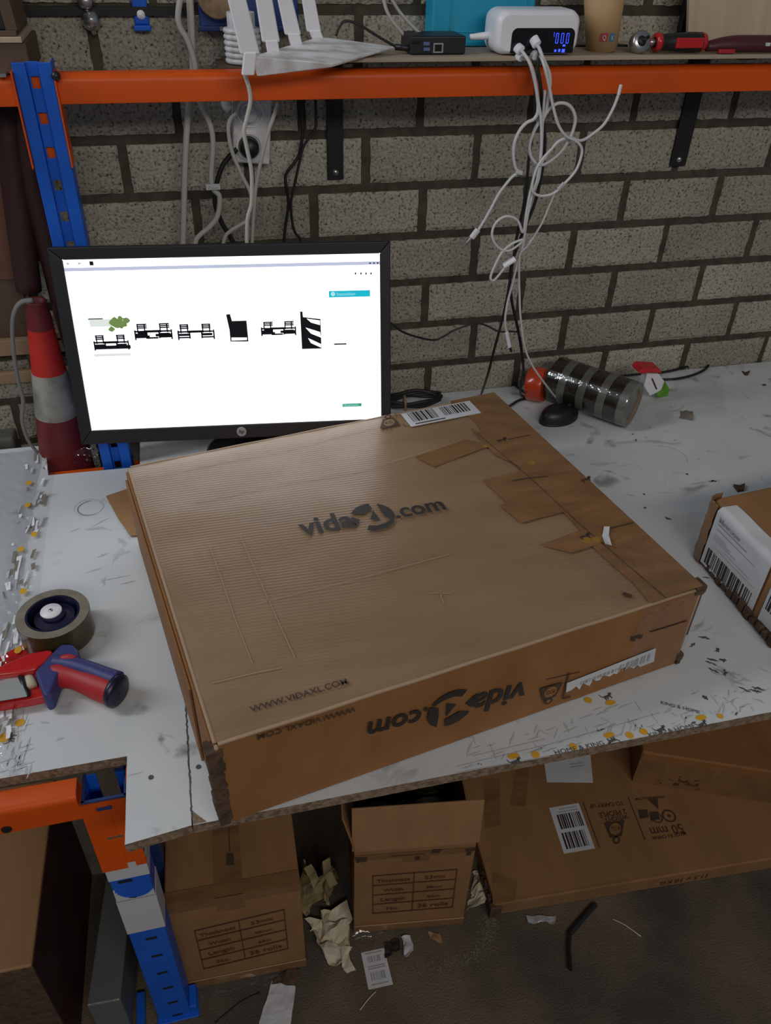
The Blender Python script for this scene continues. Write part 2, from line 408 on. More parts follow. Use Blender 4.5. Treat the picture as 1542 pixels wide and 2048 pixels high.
def align(axis, up=(0, 0, 1)):              # matrix whose local Z is axis
    z = V(axis).normalized(); x = V(up).cross(z)
    x = x.normalized() if x.length > 1e-6 else z.orthogonal().normalized()
    y = z.cross(x)
    return Matrix(((x.x, y.x, z.x, 0), (x.y, y.y, z.y, 0), (x.z, y.z, z.z, 0), (0, 0, 0, 1)))
class Frame:
    """flat patch: (a, b) in [0,1]^2 between three corners, lifted along its normal"""
    def __init__(s, o, pu, pv): s.o = V(o); s.u = V(pu)-s.o; s.v = V(pv)-s.o; s.n = s.u.cross(s.v).normalized()
    def p(s, a, b, h=0.0): return s.o + s.u*a + s.v*b + s.n*h
    def rect(s, mb, a0, a1, b0, b1, h=0.0005, mi=0): return mb.quad(s.p(a0, b0, h), s.p(a1, b0, h), s.p(a1, b1, h), s.p(a0, b1, h), mi)
    def poly(s, mb, pts, h=0.0005, mi=0):
        return mb.add([s.p(a, b, h) for a, b in pts], [tuple(range(len(pts)))], mi)
def bars(mb, fr, a0, a1, b0, b1, seed, h=0.0009, n=34, mi=0):
    rnd = random.Random(seed); x = a0
    while x < a1:
        wd = (a1-a0)/n*rnd.choice((0.5, 0.8, 1.3, 1.9)); fr.rect(mb, x, min(x+wd, a1), b0, b1, h, mi); x += wd+(a1-a0)/n*rnd.choice((0.6, 0.9, 1.3))
    return mb
def arc_poly(cx, cy, r, a0, a1, n=20): return [(cx+r*math.cos(a0+(a1-a0)*i/n), cy+r*math.sin(a0+(a1-a0)*i/n)) for i in range(n+1)]
def nz(p, s=1.0): return noise.noise(V(p)*s)

# ================================================================== the setting
FLOOR = -0.75
fl = MB(); fl.box(-2.2, 2.6, -2.6, 0.10, FLOOR-0.05, FLOOR)
tag(obj('floor', fl, 'floor'), 'dark worn workshop floor under the packing bench', 'floor', kind='structure')
# brick wall: every block a raised rough face on a recessed mortar bed, all one wall
wl = MB(); wl.box(-2.2, 2.6, 0.0065, 0.10, FLOOR, 1.9, mi=1)
BL, BH, MW = 0.2256, 0.10, 0.0085
rb = random.Random(3)
for k in range(-9, 13):
    zc = 0.6253 - 0.1*k; z0 = zc-BH/2+MW; z1 = zc+BH/2-MW
    if z0 < FLOOR: continue
    z1 = min(z1, 1.9)
    off = 0.011+0.008*k + (0.1128 if k % 2 else 0)
    for i in range(-9, 12):
        x0 = off+BL*i+MW+rb.uniform(-.002, .002); x1 = off+BL*(i+1)-MW+rb.uniform(-.002, .002)
        if x1 < -2.1 or x0 > 2.5: continue
        fine = (x1 > -0.5 and x0 < 1.6 and z1 > -0.05 and z0 < 1.0)
        nu, nv = (18, 9) if fine else (2, 1)
        def face(a, b, x0=x0, x1=x1, z0=z0, z1=z1):
            x = x0+(x1-x0)*a; z = z0+(z1-z0)*b
            e = min(a*(x1-x0), (1-a)*(x1-x0), b*(z1-z0), (1-b)*(z1-z0))
            d = nz((x, z, 3.1), 38)*0.0016 + nz((x, z, 9.1), 90)*0.0014
            if e < 1e-6:
                x += nz((x, z, 1.0), 60)*0.0022; z += nz((x, z, 2.0), 60)*0.0022
            y = 0.0 + d + (0.0035 if e < 1e-6 else 0)
            return (x, y, z)
        b = len(wl.v)
        wl.grid(face, nu, nv, 0)
        # rim back to the mortar
        ring = [b+i2 for i2 in range(nu+1)] + [b+(nu+1)*(j2+1)-1 for j2 in range(1, nv+1)] + [b+(nu+1)*nv+i2 for i2 in range(nu-1, -1, -1)] + [b+(nu+1)*j2 for j2 in range(nv-1, 0, -1)]
        c = len(wl.v); wl.v += [V((wl.v[q].x, 0.0070, wl.v[q].z)) for q in ring]
        for q in range(len(ring)):
            q2 = (q+1) % len(ring); wl.f.append((ring[q2], ring[q], c+q, c+q2)); wl.mi.append(0)
tag(obj('wall_back', wl, ['brick', 'mortar'], smooth=False), 'rough grey concrete brick wall with dark mortar', 'wall', kind='structure')

# ================================================================== workbench boards
TB = 0.018
wb = thing('workbench', 'scuffed white melamine packing bench with bare chipboard edges', 'workbench', (0.3, -0.6, 0))
def board(pts): return MB().prism(pts, (-TB, 0), mi=0, side=1)
SE = -0.0825
obj('tabletop', board([(-0.75, -0.887), (-0.1633, -0.887), (-0.1640, -1.018), (SE-.0008, -1.0095), (SE-.0008, -0.183), (-0.325, -0.176), (-0.340, -0.060), (-0.75, -0.058)]), ['white', 'chip'], wb)
obj('tabletop', board([(SE+.0008, -1.0095), (1.75, -1.0125), (1.75, -0.004), (-0.148, -0.004), (-0.148, -0.1822), (SE+.0008, -0.1822)]), ['white', 'chip'], wb)
# torn melamine corner and screw holes
dm = MB(); a = [at(385, 1622, Z=.0004), at(386, 1649, Z=.0004), at(413, 1643, Z=.0004)]
dm.add(a, [(0, 1, 2)]); obj('chipped_corner', dm, 'chip', wb)
for q in ((302, 1555), (397, 1534)):
    sh = MB(); c = at(*q, Z=0); sh.lathe([(0, .0004), (.0024, .0004), (.0034, .0009), (.0036, 0)], 14, T(*c)); obj('screw', sh, 'darkink', wb, smooth=True)
se = MB(); rr = random.Random(5)
for i in range(46):
    y = -1.0+i*0.0052; x = SE+rr.uniform(-.0008, .0006); se.quad(*[V(p) for p in ((x-.0009, y, .0005), (x+rr.uniform(.0004, .0016), y, .0005), (x+rr.uniform(.0004, .0016), y+.0055, .0005), (x-.0009, y+.0055, .0005))])
obj('board_seam', se, 'darkink', wb)
# grime: rings, dashes and smears worn into the top
gm = MB(); rr = random.Random(12)
def smear(mb, px, py, ln, wd, ang, z=.0005):
    c = at(px, py, Z=z); d = V((math.cos(ang), math.sin(ang), 0)); n_ = V((-d.y, d.x, 0)); k = 9; up = []; dn = []
    for i in range(k):
        t = i/(k-1)-.5; ww = wd*(1-(2*t)**2)*.5*rr.uniform(.5, 1.3); p = c+d*(ln*t)+n_*rr.uniform(-wd*.3, wd*.3); up.append(p+n_*ww); dn.append(p-n_*ww)
    if min(q.y for q in up+dn) < -1.0065: return
    mb.add(dn+up[::-1], [tuple(range(2*k))])
for c, r0, r1, a0, a1 in ((at(178, 1015, Z=0), .026, .0275, 0.0, 6.28), (at(181, 1016, Z=0), .021, .0245, 1.6, 5.2), (at(181, 1016, Z=0), .0225, .0235, 0.0, 6.28), (at(110, 1345, Z=0), .030, .034, 3.2, 4.6), (at(1330, 915, Z=0), .045, .047, -.6, 1.5), (at(1540, 958, Z=0), .016, .018, 2, 5)):
    for i in range(26):
        t0 = a0+(a1-a0)*i/26; t1 = a0+(a1-a0)*(i+1)/26
        gm.quad(*[c+V((rq*math.cos(t), rq*math.sin(t), .0004)) for rq, t in ((r0, t0), (r1, t0), (r1, t1), (r0, t1))])
for q in ((190, 1140, .03, .003, .25), (235, 1155, .05, .0025, .1), (255, 1165, .03, .003, .15), (150, 1060, .02, .004, .5), (200, 1045, .04, .003, .6), (205, 1110, .02, .006, .3),
          (90, 1445, .004, .012, 1.2), (120, 1478, .012, .004, .2), (270, 1548, .02, .002, .1), (330, 1470, .03, .002, -.5), (1330, 985, .03, .002, -.3), (1210, 955, .03, .002, -.4),
          (1250, 930, .05, .002, .1), (1400, 965, .05, .006, .05), (1430, 962, .03, .006, .1), (1260, 990, .02, .004, -.6), (1350, 880, .012, .005, .8), (1300, 855, .012, .004, .5), (1292, 875, .006, .006, 0)):
    smear(gm, *q)
obj_each('grime_mark', gm, 'stain', wb, gap=.003)
dk = MB()
for q in ((1336, 1037, .014, .007, -.9), (1290, 1015, .006, .006, 0), (1288, 988, .005, .006, 0), (1374, 948, .006, .006, 0), (1425, 962, .02, .005, -.2), (1412, 1155, .014, .004, -.5), (1446, 1320, .012, .006, -.3), (1410, 1395, .008, .008, 0),
          (1438, 1088, .006, .004, 0), (1450, 1345, .015, .006, 1.2), (1408, 1275, .02, .005, -.5), (1435, 1300, .012, .006, .4), (1385, 1290, .016, .004, .4), (1540, 1270, .01, .01, 0), (1265, 868, .005, .006, 1), (1272, 880, .012, .004, .9)):
    smear(dk, *q)
obj_each('scuff_mark', dk, 'darkink', wb)
# remnants of printed tape stuck along the front edge: dots, cats, lines of lettering, scuffs
pr = MB(); yl = MB(); gk = MB()
def cat_print(px, py, ang, s=.0070):
    c = at(px, py, Z=.0008); X = T(*c) @ RZ(ang) @ Matrix.Scale(s, 4)
    for pl in ([(-1, -.35), (.7, -.35), (.75, .25), (-.9, .2)], [(.45, .1), (1.15, .05), (1.2, .75), (1.02, .55), (.72, .58), (.52, .8)], [(-.9, -.9), (-.65, -.9), (-.62, -.3), (-.95, -.3)],
               [(-.4, -.85), (-.15, -.85), (-.12, -.3), (-.45, -.3)], [(.45, -.9), (.7, -.9), (.7, -.3), (.4, -.3)], [(-.85, .05), (-1.35, .5), (-1.45, 1.0), (-1.6, .95), (-1.5, .35), (-1.0, -.15)]):
        pr.add([X @ V((a, b, 0)) for a, b in pl], [tuple(range(len(pl)))])
for px, py, rr_ in ((1071, 1509, .0056), (1147, 1493, .0056), (1259, 1470, .0056), (1287, 1463, .0056), (1176, 1400, .0056), (1440, 1432, .0045), (40, 1445, .0065), (8, 1475, .008)):
    c = at(px, py, Z=.0010); yl = MB(); yl.lathe([(0, 0), (rr_, 0)], 18, T(*c)); obj('yellow_dot', yl, 'yellow', wb)
for px, py in ((1027, 1512), (1218, 1470), (1221, 1405), (1402, 1435)):
    c = at(px, py, Z=.0007); yl = MB(); yl.lathe([(0, 0), (.0060, 0)], 12, T(*c) @ Matrix.Diagonal((1.4, .8, 1, 1))); obj('yellow_dot', yl, 'yellow', wb)
for px, py, an in ((1032, 1522, .2), (1224, 1482, 3.3), (1215, 1392, .2), (1322, 1458, .2), (1405, 1447, .25), (22, 1475, 1.3)): cat_print(px, py, an)
pr.text('KING & HOME', at(1322, 1408, Z=.0008), at(1400, 1428, Z=.0008), (0, 1, 0), 1.0)
pr.text('HOME & KING', at(1112, 1510, Z=.0008), at(1210, 1490, Z=.0008), (0, 1, 0), .9)
pr.text('KING & HOME', at(1300, 1475, Z=.0008), at(1392, 1455, Z=.0008), (0, 1, 0), .9)
rr = random.Random(8)
for i in range(150):
    px = rr.uniform(930, 1540); f_ = (px-930)/610; py = 1545-f_*118-abs(rr.gauss(0, 34))
    if px < 1110: py = max(py, 1475-(px-930)*.12)
    smear(gk, px, py, rr.uniform(.006, .03), rr.uniform(.0008, .003), rr.choice((.17, .17, .2, 1.6, -.8, .9)), .0006)
for i in range(40):
    smear(gk, rr.uniform(5, 60), rr.uniform(1420, 1545), rr.uniform(.01, .03), rr.uniform(.001, .003), rr.choice((1.4, 1.6, .2)), .0006)
for i in range(22):
    t = rr.random(); smear(pr, 940+600*t, 1540-118*t-abs(rr.gauss(0, 14)), rr.uniform(.003, .010), rr.uniform(.0012, .003), rr.choice((.17, 1.5, .6)), .0007)
for x0, y0, x1, y1 in ((912, 1533, 1105, 1487), (915, 1545, 1100, 1512), (945, 1512, 1090, 1478), (1105, 1487, 1320, 1425)):
    A_ = at(x0, y0, Z=.0006); B_ = at(x1, y1, Z=.0006); n_ = (B_-A_).cross(V((0, 0, 1))).normalized()*.0006; gk.quad(A_-n_, B_-n_, B_+n_, A_+n_)
for i in range(14):
    px = rr.uniform(1420, 1530); py = 1330+ (px-1420)*.6+rr.uniform(-14, 14); smear(pr if i % 2 else gk, px, py, .02, .004, -.7+rr.uniform(-.3, .3), .0007)
obj_each('tape_print', pr, 'darkink', wb, gap=.010); obj_each('scuffed_tape', gk, 'scuff', wb, gap=.03)

# ================================================================== storage rack (posts and beams of the bench)
rk = thing('storage_rack', 'blue and orange boltless steel rack carrying the bench and the shelf', 'rack', (-0.19, -0.55, FLOOR))
def post(x, y, z0, z1, wd=0.056, dp=0.045, slot=None, name='upright'):
    """open C profile: recessed web with slots between two front flanges"""
    m = MB(); t = .0022; fw = .019; x0 = x-wd/2; x1 = x+wd/2
    m.box(x0, x0+fw, y, y+t, z0, z1); m.box(x1-fw, x1, y, y+t, z0, z1)              # front flanges
    m.box(x0+fw-t, x0+fw, y+t, y+.010, z0, z1); m.box(x1-fw, x1-fw+t, y+t, y+.010, z0, z1)
    m.box(x0, x0+t, y+t, y+dp, z0, z1); m.box(x1-t, x1, y+t, y+dp, z0, z1)            # sides
    zs = sorted(slot or []); z = z0; hh = .016
    for c in zs:                                                                    # web with open slots
        m.box(x0+fw, x1-fw, y+.010, y+.012, z, c-hh/2+.0); m.box(x0+fw, x0+fw+.003, y+.010, y+.012, c-hh/2, c+hh/2)
        m.box(x1-fw-.003, x1-fw, y+.010, y+.012, c-hh/2, c+hh/2); z = c+hh/2
    m.box(x0+fw, x1-fw, y+.010, y+.012, z, z1)
    return m
zs = [at(70, 165, Y=-.155).z-.05*i for i in range(15)]
PX = (at(22, 130, Y=-.166).x+at(101, 121, Y=-.166).x)/2
obj('upright', post(PX, -.166, FLOOR, at(60, 125, Y=-.166).z, slot=[z for z in zs if z > FLOOR+.05]), 'blue', rk, bevel=.0015)
def beam(x0, x1, y, z0, z1, dp=.034):
    r = .011; pf = [(0, z0), (0, z1-r)]+[(r-r*math.cos(a), z1-r+r*math.sin(a)) for a in (.35, .7, 1.05, 1.4)]+[(dp, z1), (dp, z0)]
    m = MB(); n = len(pf); m.v = [V((x, y+a, b)) for x in (x0, x1) for a, b in pf]
    for i in range(n): m.f.append(((i+1) % n, i, n+i, n+(i+1) % n))
    m.f += [tuple(range(n)), tuple(n+i for i in reversed(range(n)))]; m.mi = [0]*len(m.f); return m
BT, BB = at(700, 142, Y=-.163).z, at(700, 198, Y=-.163).z
obj('beam', beam(PX+.030, 1.70, -.163, BB, BT), 'orange', rk, bevel=.001)
obj('beam', beam(-0.75, PX-.030, -.163, BB-.002, BT-.002), 'orange', rk, bevel=.001)
bp_ = MB()                                                                          # orange beam end plates hooked on the post side
bp_.box(PX+.0285, PX+.031, -.174, -.132, .575, .712); bp_.box(PX-.031, PX-.0285, -.174, -.132, .575, .712)
bp_.box(PX-.010, PX+.010, -.151, -.149, .575, .712)
obj('beam_end_plate', bp_, 'orange', rk, bevel=.0008)
lp = MB(); lp.lathe([(0, 0), (.006, 0), (.007, .003), (.004, .007), (0, .008)], 10, T(*(at(112, 151, Y=-.172))) @ RX(1.57)); obj('locking_pin', lp, 'black', rk, smooth=True)
zl = at(150, 925, Y=-.160).z
obj('beam', beam(-0.75, PX-.030, -.160, -.075, -.0185, .022), 'orange', rk, bevel=.001)
obj('beam', beam(PX+.030, 1.70, -.160, -.075, -.0185), 'orange', rk, bevel=.001)
# front upright: solid face with short dark slots, white tape wraps and an orange beam connector
LY = -0.9225; LX = (at(165, 1607, Y=LY).x+at(250, 1590, Y=LY).x)/2; LT = at(165, 1607, Y=LY).z
lg = MB(); t = .0025; x0, x1 = LX-.0285, LX+.0285
lg.box(x0, x1, LY, LY+t, FLOOR, LT); lg.box(x0, x0+t, LY+t, LY+.045, FLOOR, LT); lg.box(x1-t, x1, LY+t, LY+.045, FLOOR, LT)
lg.box(x0+t, x0+.016, LY+.043, LY+.045, FLOOR, LT); lg.box(x1-.016, x1-t, LY+.043, LY+.045, FLOOR, LT)
lgo = obj('upright', lg, 'blue', rk, bevel=.0008)
tag(lgo, 'front blue upright with white tape wraps')
ri = MB(); 
for (a0, a1, b0, b1) in ((x0-.001, x1+.001, LY-.001, LY+.003), (x0-.001, x0+.003, LY, LY+.046), (x1-.003, x1+.001, LY, LY+.046), (x1-.017, x1, LY+.042, LY+.046)): ri.box(a0, a1, b0, b1, LT-.002, LT+.0012)
obj('rim', ri, 'blue_dark', lgo)
sl = MB()
for px, py in ((258, 1798), (300, 1877), (311, 1912), (322, 1946), (333, 1976), (343, 2005), (352, 2030)):
    c = at(px+3, py, Y=LY-.0006); sl.box(c.x-.009, c.x+.009, LY-.0006, LY+.0005, c.z-.0032, c.z+.0032)
c = at(270, 1802, Y=LY-.0006); sl.box(c.x-.012, c.x+.012, LY-.0010, LY, c.z-.006, c.z+.003)
c = at(250, 1762, Y=LY-.0006); sl.box(c.x-.010, c.x+.010, LY-.0010, LY, c.z-.004, c.z+.002)
obj_each('slot', sl, 'hole', lgo, gap=.001)
wt = MB()
def band(z0, z1, mb, e=.0012):
    mb.box(x0-e, x1+e, LY-e, LY, z0, z1); mb.box(x0-e, x0, LY, LY+.045, z0, z1); mb.box(x1, x1+e, LY, LY+.045, z0, z1)
zA = at(215, 1738, Y=LY).z; zB = at(222, 1762, Y=LY).z; zC = at(240, 1802, Y=LY).z; zD = at(263, 1866, Y=LY).z
band(zB, zA+.008, wt); band(zD, zC, wt)
rr = random.Random(4)
for i in range(24):
    xx = x0+(x1-x0)*i/24; u_ = (i+.5)/12-1.1; hgt = .032*(1-math.sqrt(max(0, 1-min(1, abs(u_)*.98)**2)))+.001
    if hgt > .0005: wt.box(xx, xx+(x1-x0)/24, LY-.0012, LY, zC-.001, zC+hgt)
obj('tape_wrap', wt, 'whitepaint', lgo)
cn = MB(); e = .0025; zt = LT-.0035; zb = zA-.004
cx0, cx1 = x0-.002, x1+.002
# plate: full height at the left, a channel and notch down the middle, short right wing
cn.box(cx0, cx0+.034, LY-e, LY, zb, zt); cn.box(cx0+.034, cx0+.046, LY-e*.6, LY, zb+.012, zt); cn.box(cx0+.046, cx1, LY-e, LY, zb+.002, zt)
cn.box(cx0-.002, cx0, LY-e, LY+.040, zb, zt)
obj('beam_connector', cn, 'orange', rk)
cs = MB(); c = at(208, 1617, Y=LY-.003); cs.box(c.x-.010, c.x+.010, LY-.0032, LY-.002, c.z-.004, c.z+.003); obj('slot', cs, 'blue_dark', rk)
cs = MB(); c = at(228, 1672, Y=LY-.0026); cs.box(c.x-.010, c.x+.012, LY-.0032, LY-.0012, c.z-.005, c.z-.001); obj('locking_pin', cs, 'steel', rk)
bz1 = at(80, 1606, Y=LY).z; bz0 = at(80, 1652, Y=LY).z
obj('beam', beam(-0.75, cx0-.002, LY-.002, bz0, min(bz1, -.0185), .032), 'orange', rk, bevel=.001)
obj('beam', beam(cx1, 1.70, LY+.006, bz0, -.0185, .032), 'orange', rk, bevel=.001)
bs = MB(); c = at(13, 1660, Y=LY-.003); bs.lathe([(0, .002), (.006, .002), (.007, 0)], 12, T(c.x, LY-.002, c.z) @ RX(1.57)); obj('hole_plug', bs, 'hole', rk)
ft = MB(); ft.box(x0-.004, x1+.016, LY-.008, LY+.055, FLOOR, FLOOR+.004); ft.box(x1, x1+.014, LY, LY+.04, FLOOR+.004, FLOOR+.03); obj('foot_plate', ft, 'blue', rk, bevel=.003)
sf = MB(); c = at(283, 2045, Z=FLOOR); sf.box(c.x-.008, c.x+.008, c.y-.02, c.y+.05, FLOOR, FLOOR+.012); obj('foot_plate', sf, 'blue', rk, bevel=.002)
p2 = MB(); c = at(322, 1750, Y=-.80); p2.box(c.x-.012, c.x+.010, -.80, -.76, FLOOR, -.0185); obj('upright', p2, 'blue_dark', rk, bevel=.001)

# ================================================================== the large cardboard box on the bench
BX, BY, BTH, BA, BB_, BHH = -0.0391, -1.0171, 0.172, 0.707, 0.6028, 0.1601
BM = T(BX, BY, 0.0012) @ RZ(BTH)
box = thing('cardboard_box', 'large flat brown printed cardboard box lying on the bench in front of the monitor', 'cardboard box', (BX, BY, 0))
m = MB()
def skin(fn, nu, nv): m.grid(fn, nu, nv)
def wob(p):
    q = V(p); d = nz(q, 6)*.0028+nz(q, 17)*.0012
    return d
e_ = .003
def topf(a, b):
    x = e_+(BA-2*e_)*a; y = e_+(BB_-2*e_)*b; edge = min(a, 1-a, b, 1-b)
    return BM @ V((x, y, BHH+(wob((x, y, 0)) if edge > 0 else -.0006)*(1 if edge > .03 else edge/.03) - (.0016 if edge < 1e-6 else 0)))
m.grid(topf, 40, 36)
def side(p0, p1, n_):
    p0 = V(p0); p1 = V(p1); nn = V(n_)
    def f(a, b):
        p = p0.lerp(p1, a); ed = min(a, 1-a, b, 1-b); q = V((p.x, p.y, .0005+(BHH-.0022)*b))
        return BM @ (q+nn*(wob((p.x, p.y, b*.16))*.8*min(1, ed/.08)))
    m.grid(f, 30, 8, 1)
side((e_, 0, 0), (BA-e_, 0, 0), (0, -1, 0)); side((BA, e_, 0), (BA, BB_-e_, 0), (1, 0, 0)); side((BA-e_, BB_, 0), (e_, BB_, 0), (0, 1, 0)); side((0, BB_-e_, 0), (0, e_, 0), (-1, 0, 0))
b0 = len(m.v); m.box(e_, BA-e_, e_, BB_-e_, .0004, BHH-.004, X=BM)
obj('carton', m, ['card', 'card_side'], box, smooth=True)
# rounded board folds along the upper rim and the corners
rim_ = MB()
for p, q in (((.001, .004), (.001, BB_-.004)), ((BA-.001, .004), (BA-.001, BB_-.004)), ((.004, BB_-.001), (BA-.004, BB_-.001)), ((.004, .0012), (BA-.004, .0012))):
    pts = [BM @ V((p[0]+(q[0]-p[0])*i/14, p[1]+(q[1]-p[1])*i/14, BHH-.0028+.0006*math.sin(i*2.1))) for i in range(15)]
    rim_.tube(pts, .0026, 8, 2)
for x, y in ((.002, .002), (BA-.002, .002), (BA-.002, BB_-.002), (.002, BB_-.002)): rim_.tube([BM @ V((x, y, .003)), BM @ V((x, y, BHH-.004))], .0028, 8, 1)
obj('fold', rim_, 'card_crease', box, smooth=True)
# a second board ply standing proud on the left side (glued tuck flap) and the torn front-left corner
fp = MB()
fp.box(-.0052, -.0012, .012, BB_-.006, .002, BHH-.006, X=BM); fp.box(-.0092, -.0056, .10, BB_-.02, .002, BHH-.012, X=BM)
obj('tuck_flap', fp, 'card_side', box, bevel=.001)
tc_ = MB(); rr = random.Random(2)
for k in range(22):
    z = .002+.0067*k; d = .0045+rr.uniform(-.0015, .0015)
    tc_.box(-.010+rr.uniform(-.002, .001), .006+rr.uniform(-.002, .003), -.0025+rr.uniform(-.001, .001), .012+d, z, z+.0072, X=BM)
obj('torn_corner', tc_, 'card_torn', box, bevel=.0012)
tg = MB(); rr = random.Random(21)
for k in range(10): tg.box(BA-.010+rr.uniform(-.004, .004), BA+.003+rr.uniform(0, .004), -.003+rr.uniform(-.001, .004), .010+rr.uniform(0, .012), BHH-.010+rr.uniform(-.004, .004), BHH+rr.uniform(0, .003), X=BM)
for k in range(5): tg.box(BA-.004, BA+.004+rr.uniform(0, .003), -.004, .008, .002+.004*k, .008+.004*k, X=BM)
obj_each('torn_corner', tg, 'card_torn', box, gap=.02, bevel=.001)
ZT = BHH+.0028
def bl(px, py): return BM.inverted() @ at(px, py, Z=BHH)        # box coordinates of a mark on the lid
def bt(a, b, h=0.0): return BM @ V((a, b, ZT+h))
def tp(px, py, h=0.0): q = bl(px, py); return BM @ V((q.x, q.y, ZT+h))
# seam of the lid, creases
cr = MB()
def line(mb, P, wd, axis=None):
    for i in range(len(P)-1):
        d = (P[i+1]-P[i]); n_ = d.cross(V((0, 0, 1))).normalized()*wd; mb.quad(P[i]-n_, P[i+1]-n_, P[i+1]+n_, P[i]+n_)
for P in (((270, 962), (420, 933), (600, 893), (745, 858)), ((385, 1010), (560, 972), (720, 945), (860, 905)), ((520, 1210), (700, 1165), (900, 1112)), ((420, 1095), (470, 1240), (505, 1330)), ((480, 1075), (540, 1210), (590, 1320)),
          ((860, 1190), (880, 1190), (900, 1192)), ((880, 1185), (882, 1200), (888, 1212)), ((425, 1370), (500, 1352), (560, 1340))):
    line(cr, [tp(*q, .0002) for q in P], .0007)
obj_each('crease', cr, 'card_crease', box)
sm = MB(); line(sm, [tp(955, 872, .0007), tp(1060, 960, .0007), tp(1150, 1045, .0007), tp(1260, 1140, .0007), tp(1330, 1200, .0007)], .0011)
obj('lid_seam', sm, 'card_torn', box)
# brown tape: long strip down the right rim (over the edge too), cross patches, old patches
tpb = MB()
def patch(pts, h):
    P = [tp(*q, h) for q in pts]
    if (P[1]-P[0]).cross(P[2]-P[0]).z < 0: P.reverse()
    obj('brown_tape', MB().add(P, [tuple(range(len(P)))]), 'tape', box)
NT = 14
rimA = [(.612+.004*math.sin(i*1.7), BB_*i/NT) for i in range(NT+1)]
for i in range(NT):
    (a, y0), (a2, y1) = rimA[i], rimA[i+1]
    tpb.quad(bt(a, y0, .0002), bt(BA-.001, y0, .0002), bt(BA-.001, y1, .0002), bt(a2, y1, .0002))
    tpb.quad(BM @ V((BA+.0032, y0, BHH-.002)), BM @ V((BA+.0032, y0, .06)), BM @ V((BA+.0032, y1, .06)), BM @ V((BA+.0032, y1, BHH-.002)))
for q, h in (([(830, 918), (930, 883), (985, 893), (868, 938)], .0003), ([(965, 965), (1085, 935), (1155, 985), (1015, 1012)], .0004), ([(1000, 1015), (1110, 988), (1160, 1020), (1040, 1050)], .0005),
             ([(1080, 1095), (1200, 1052), (1240, 1080), (1140, 1110)], .0006), ([(940, 860), (1040, 905), (1090, 960), (990, 915)], .00065)):
    patch(q, h)
obj('brown_tape', tpb, 'tape', box)
# clear tape wrapped over the front right corner
ct = MB(); ct.quad(BM @ V((.60, -.0035, .012)), BM @ V((BA+.003, -.0035, .012)), BM @ V((BA+.003, -.0035, BHH-.004)), BM @ V((.60, -.0035, BHH-.004)))
ct.quad(BM @ V((BA+.0036, -.003, .012)), BM @ V((BA+.0036, .10, .012)), BM @ V((BA+.0036, .10, BHH-.004)), BM @ V((BA+.0036, -.003, BHH-.004)))
def crn(a, b): return bt(.56+.145*a, .006+.115*b, .0010+.0012*math.sin(a*23+b*4)*math.sin(b*9+a*3))
ct.grid(crn, 24, 10)
obj('clear_tape', ct, 'film', box, smooth=True)
gk2 = MB(); fr = Frame(BM @ V((.60, -.0037, .02)), BM @ V((.70, -.0037, .02)), BM @ V((.60, -.0037, .13)))
ft_ = lambda px, py: at_front(px, py)
# print
def at_front(px, py, h=.0030):
    d = AX_R*((px-771)/CAM_F) - AX_U*((py-1024)/CAM_F) + AX_F
    n_ = V((math.sin(BTH), -math.cos(BTH), 0)); o_ = V((BX, BY, 0))+n_*h
    return CAM_P + d*((o_-CAM_P).dot(n_)/d.dot(n_))
def logo(mb, knock, p0, p1, up, h):
    """word mark: vida + disc with the knocked-out letters + .com on one baseline"""
    p0 = V(p0); p1 = V(p1); L = (p1-p0).length; ex = (p1-p0)/L; ey = (V(up)-ex*V(up).dot(ex)).normalized(); ez = ex.cross(ey)
    def q(a, b, k=0): return p0+ex*(a*L)+ey*(b*L)+ez*k
    mb.text('vida', q(0, 0), q(.365, 0), ey, 1.10, .022, lift=.0003)
    mb.text('.com', q(.645, 0), q(1.0, 0), ey, 1.10, .022, lift=.0003)
    cx, cy, r_ = .496, .061, .147
    def P(u, v): return q(cx+r_*u, cy+r_*v, .0003)
    def A(a0, a1, n=14): return [(math.cos(math.radians(a0+(a1-a0)*i/n)), math.sin(math.radians(a0+(a1-a0)*i/n))) for i in range(n+1)]
    for pl in (A(84, 153)+[(-.60, .36), (-.40, .28), (-.20, .40), (.16, .57)], A(-22, 62)+[(.50, .23), (.57, -.20), (.74, -.32)], [(.16, .43), (-.18, -.17), (.25, -.35)],
               A(-122, -26)+[(.76, -.40), (.45, -.58), (.0, -.66), (-.34, -.54)], [(-.95, .27), (-1.0, -.08), (-.90, -.42), (-.60, -.05)]):
        mb.add([P(u, v) for u, v in pl], [tuple(range(len(pl)))])
lg1 = MB(); kn = MB()
lx = (BM.to_3x3() @ V((1, 0, 0)))
logo(lg1, kn, tp(604, 1076), tp(893, 1022), BM.to_3x3() @ V((0, 1, 0)), 0)
obj('printed_logo', lg1, 'ink', box)
lg2 = MB(); kn2 = MB()
logo(lg2, kn2, at_front(1058, 1362), at_front(738, 1446), (0, 0, -1), 0)
obj('printed_logo', lg2, 'ink', box)
tx = MB(); tx.text('WWW.VIDAXL.COM', tp(503, 1430), tp(697, 1372), BM.to_3x3() @ V((0, 1, 0)), 1.0, .012)
obj('printed_web_address', tx, 'inkb', box)
tx = MB(); tx.text('WWW.VIDAXL.COM', at_front(712, 1413), at_front(515, 1470), (0, 0, -1), 1.0, .012)
obj('printed_web_address', tx, 'inkb', box)
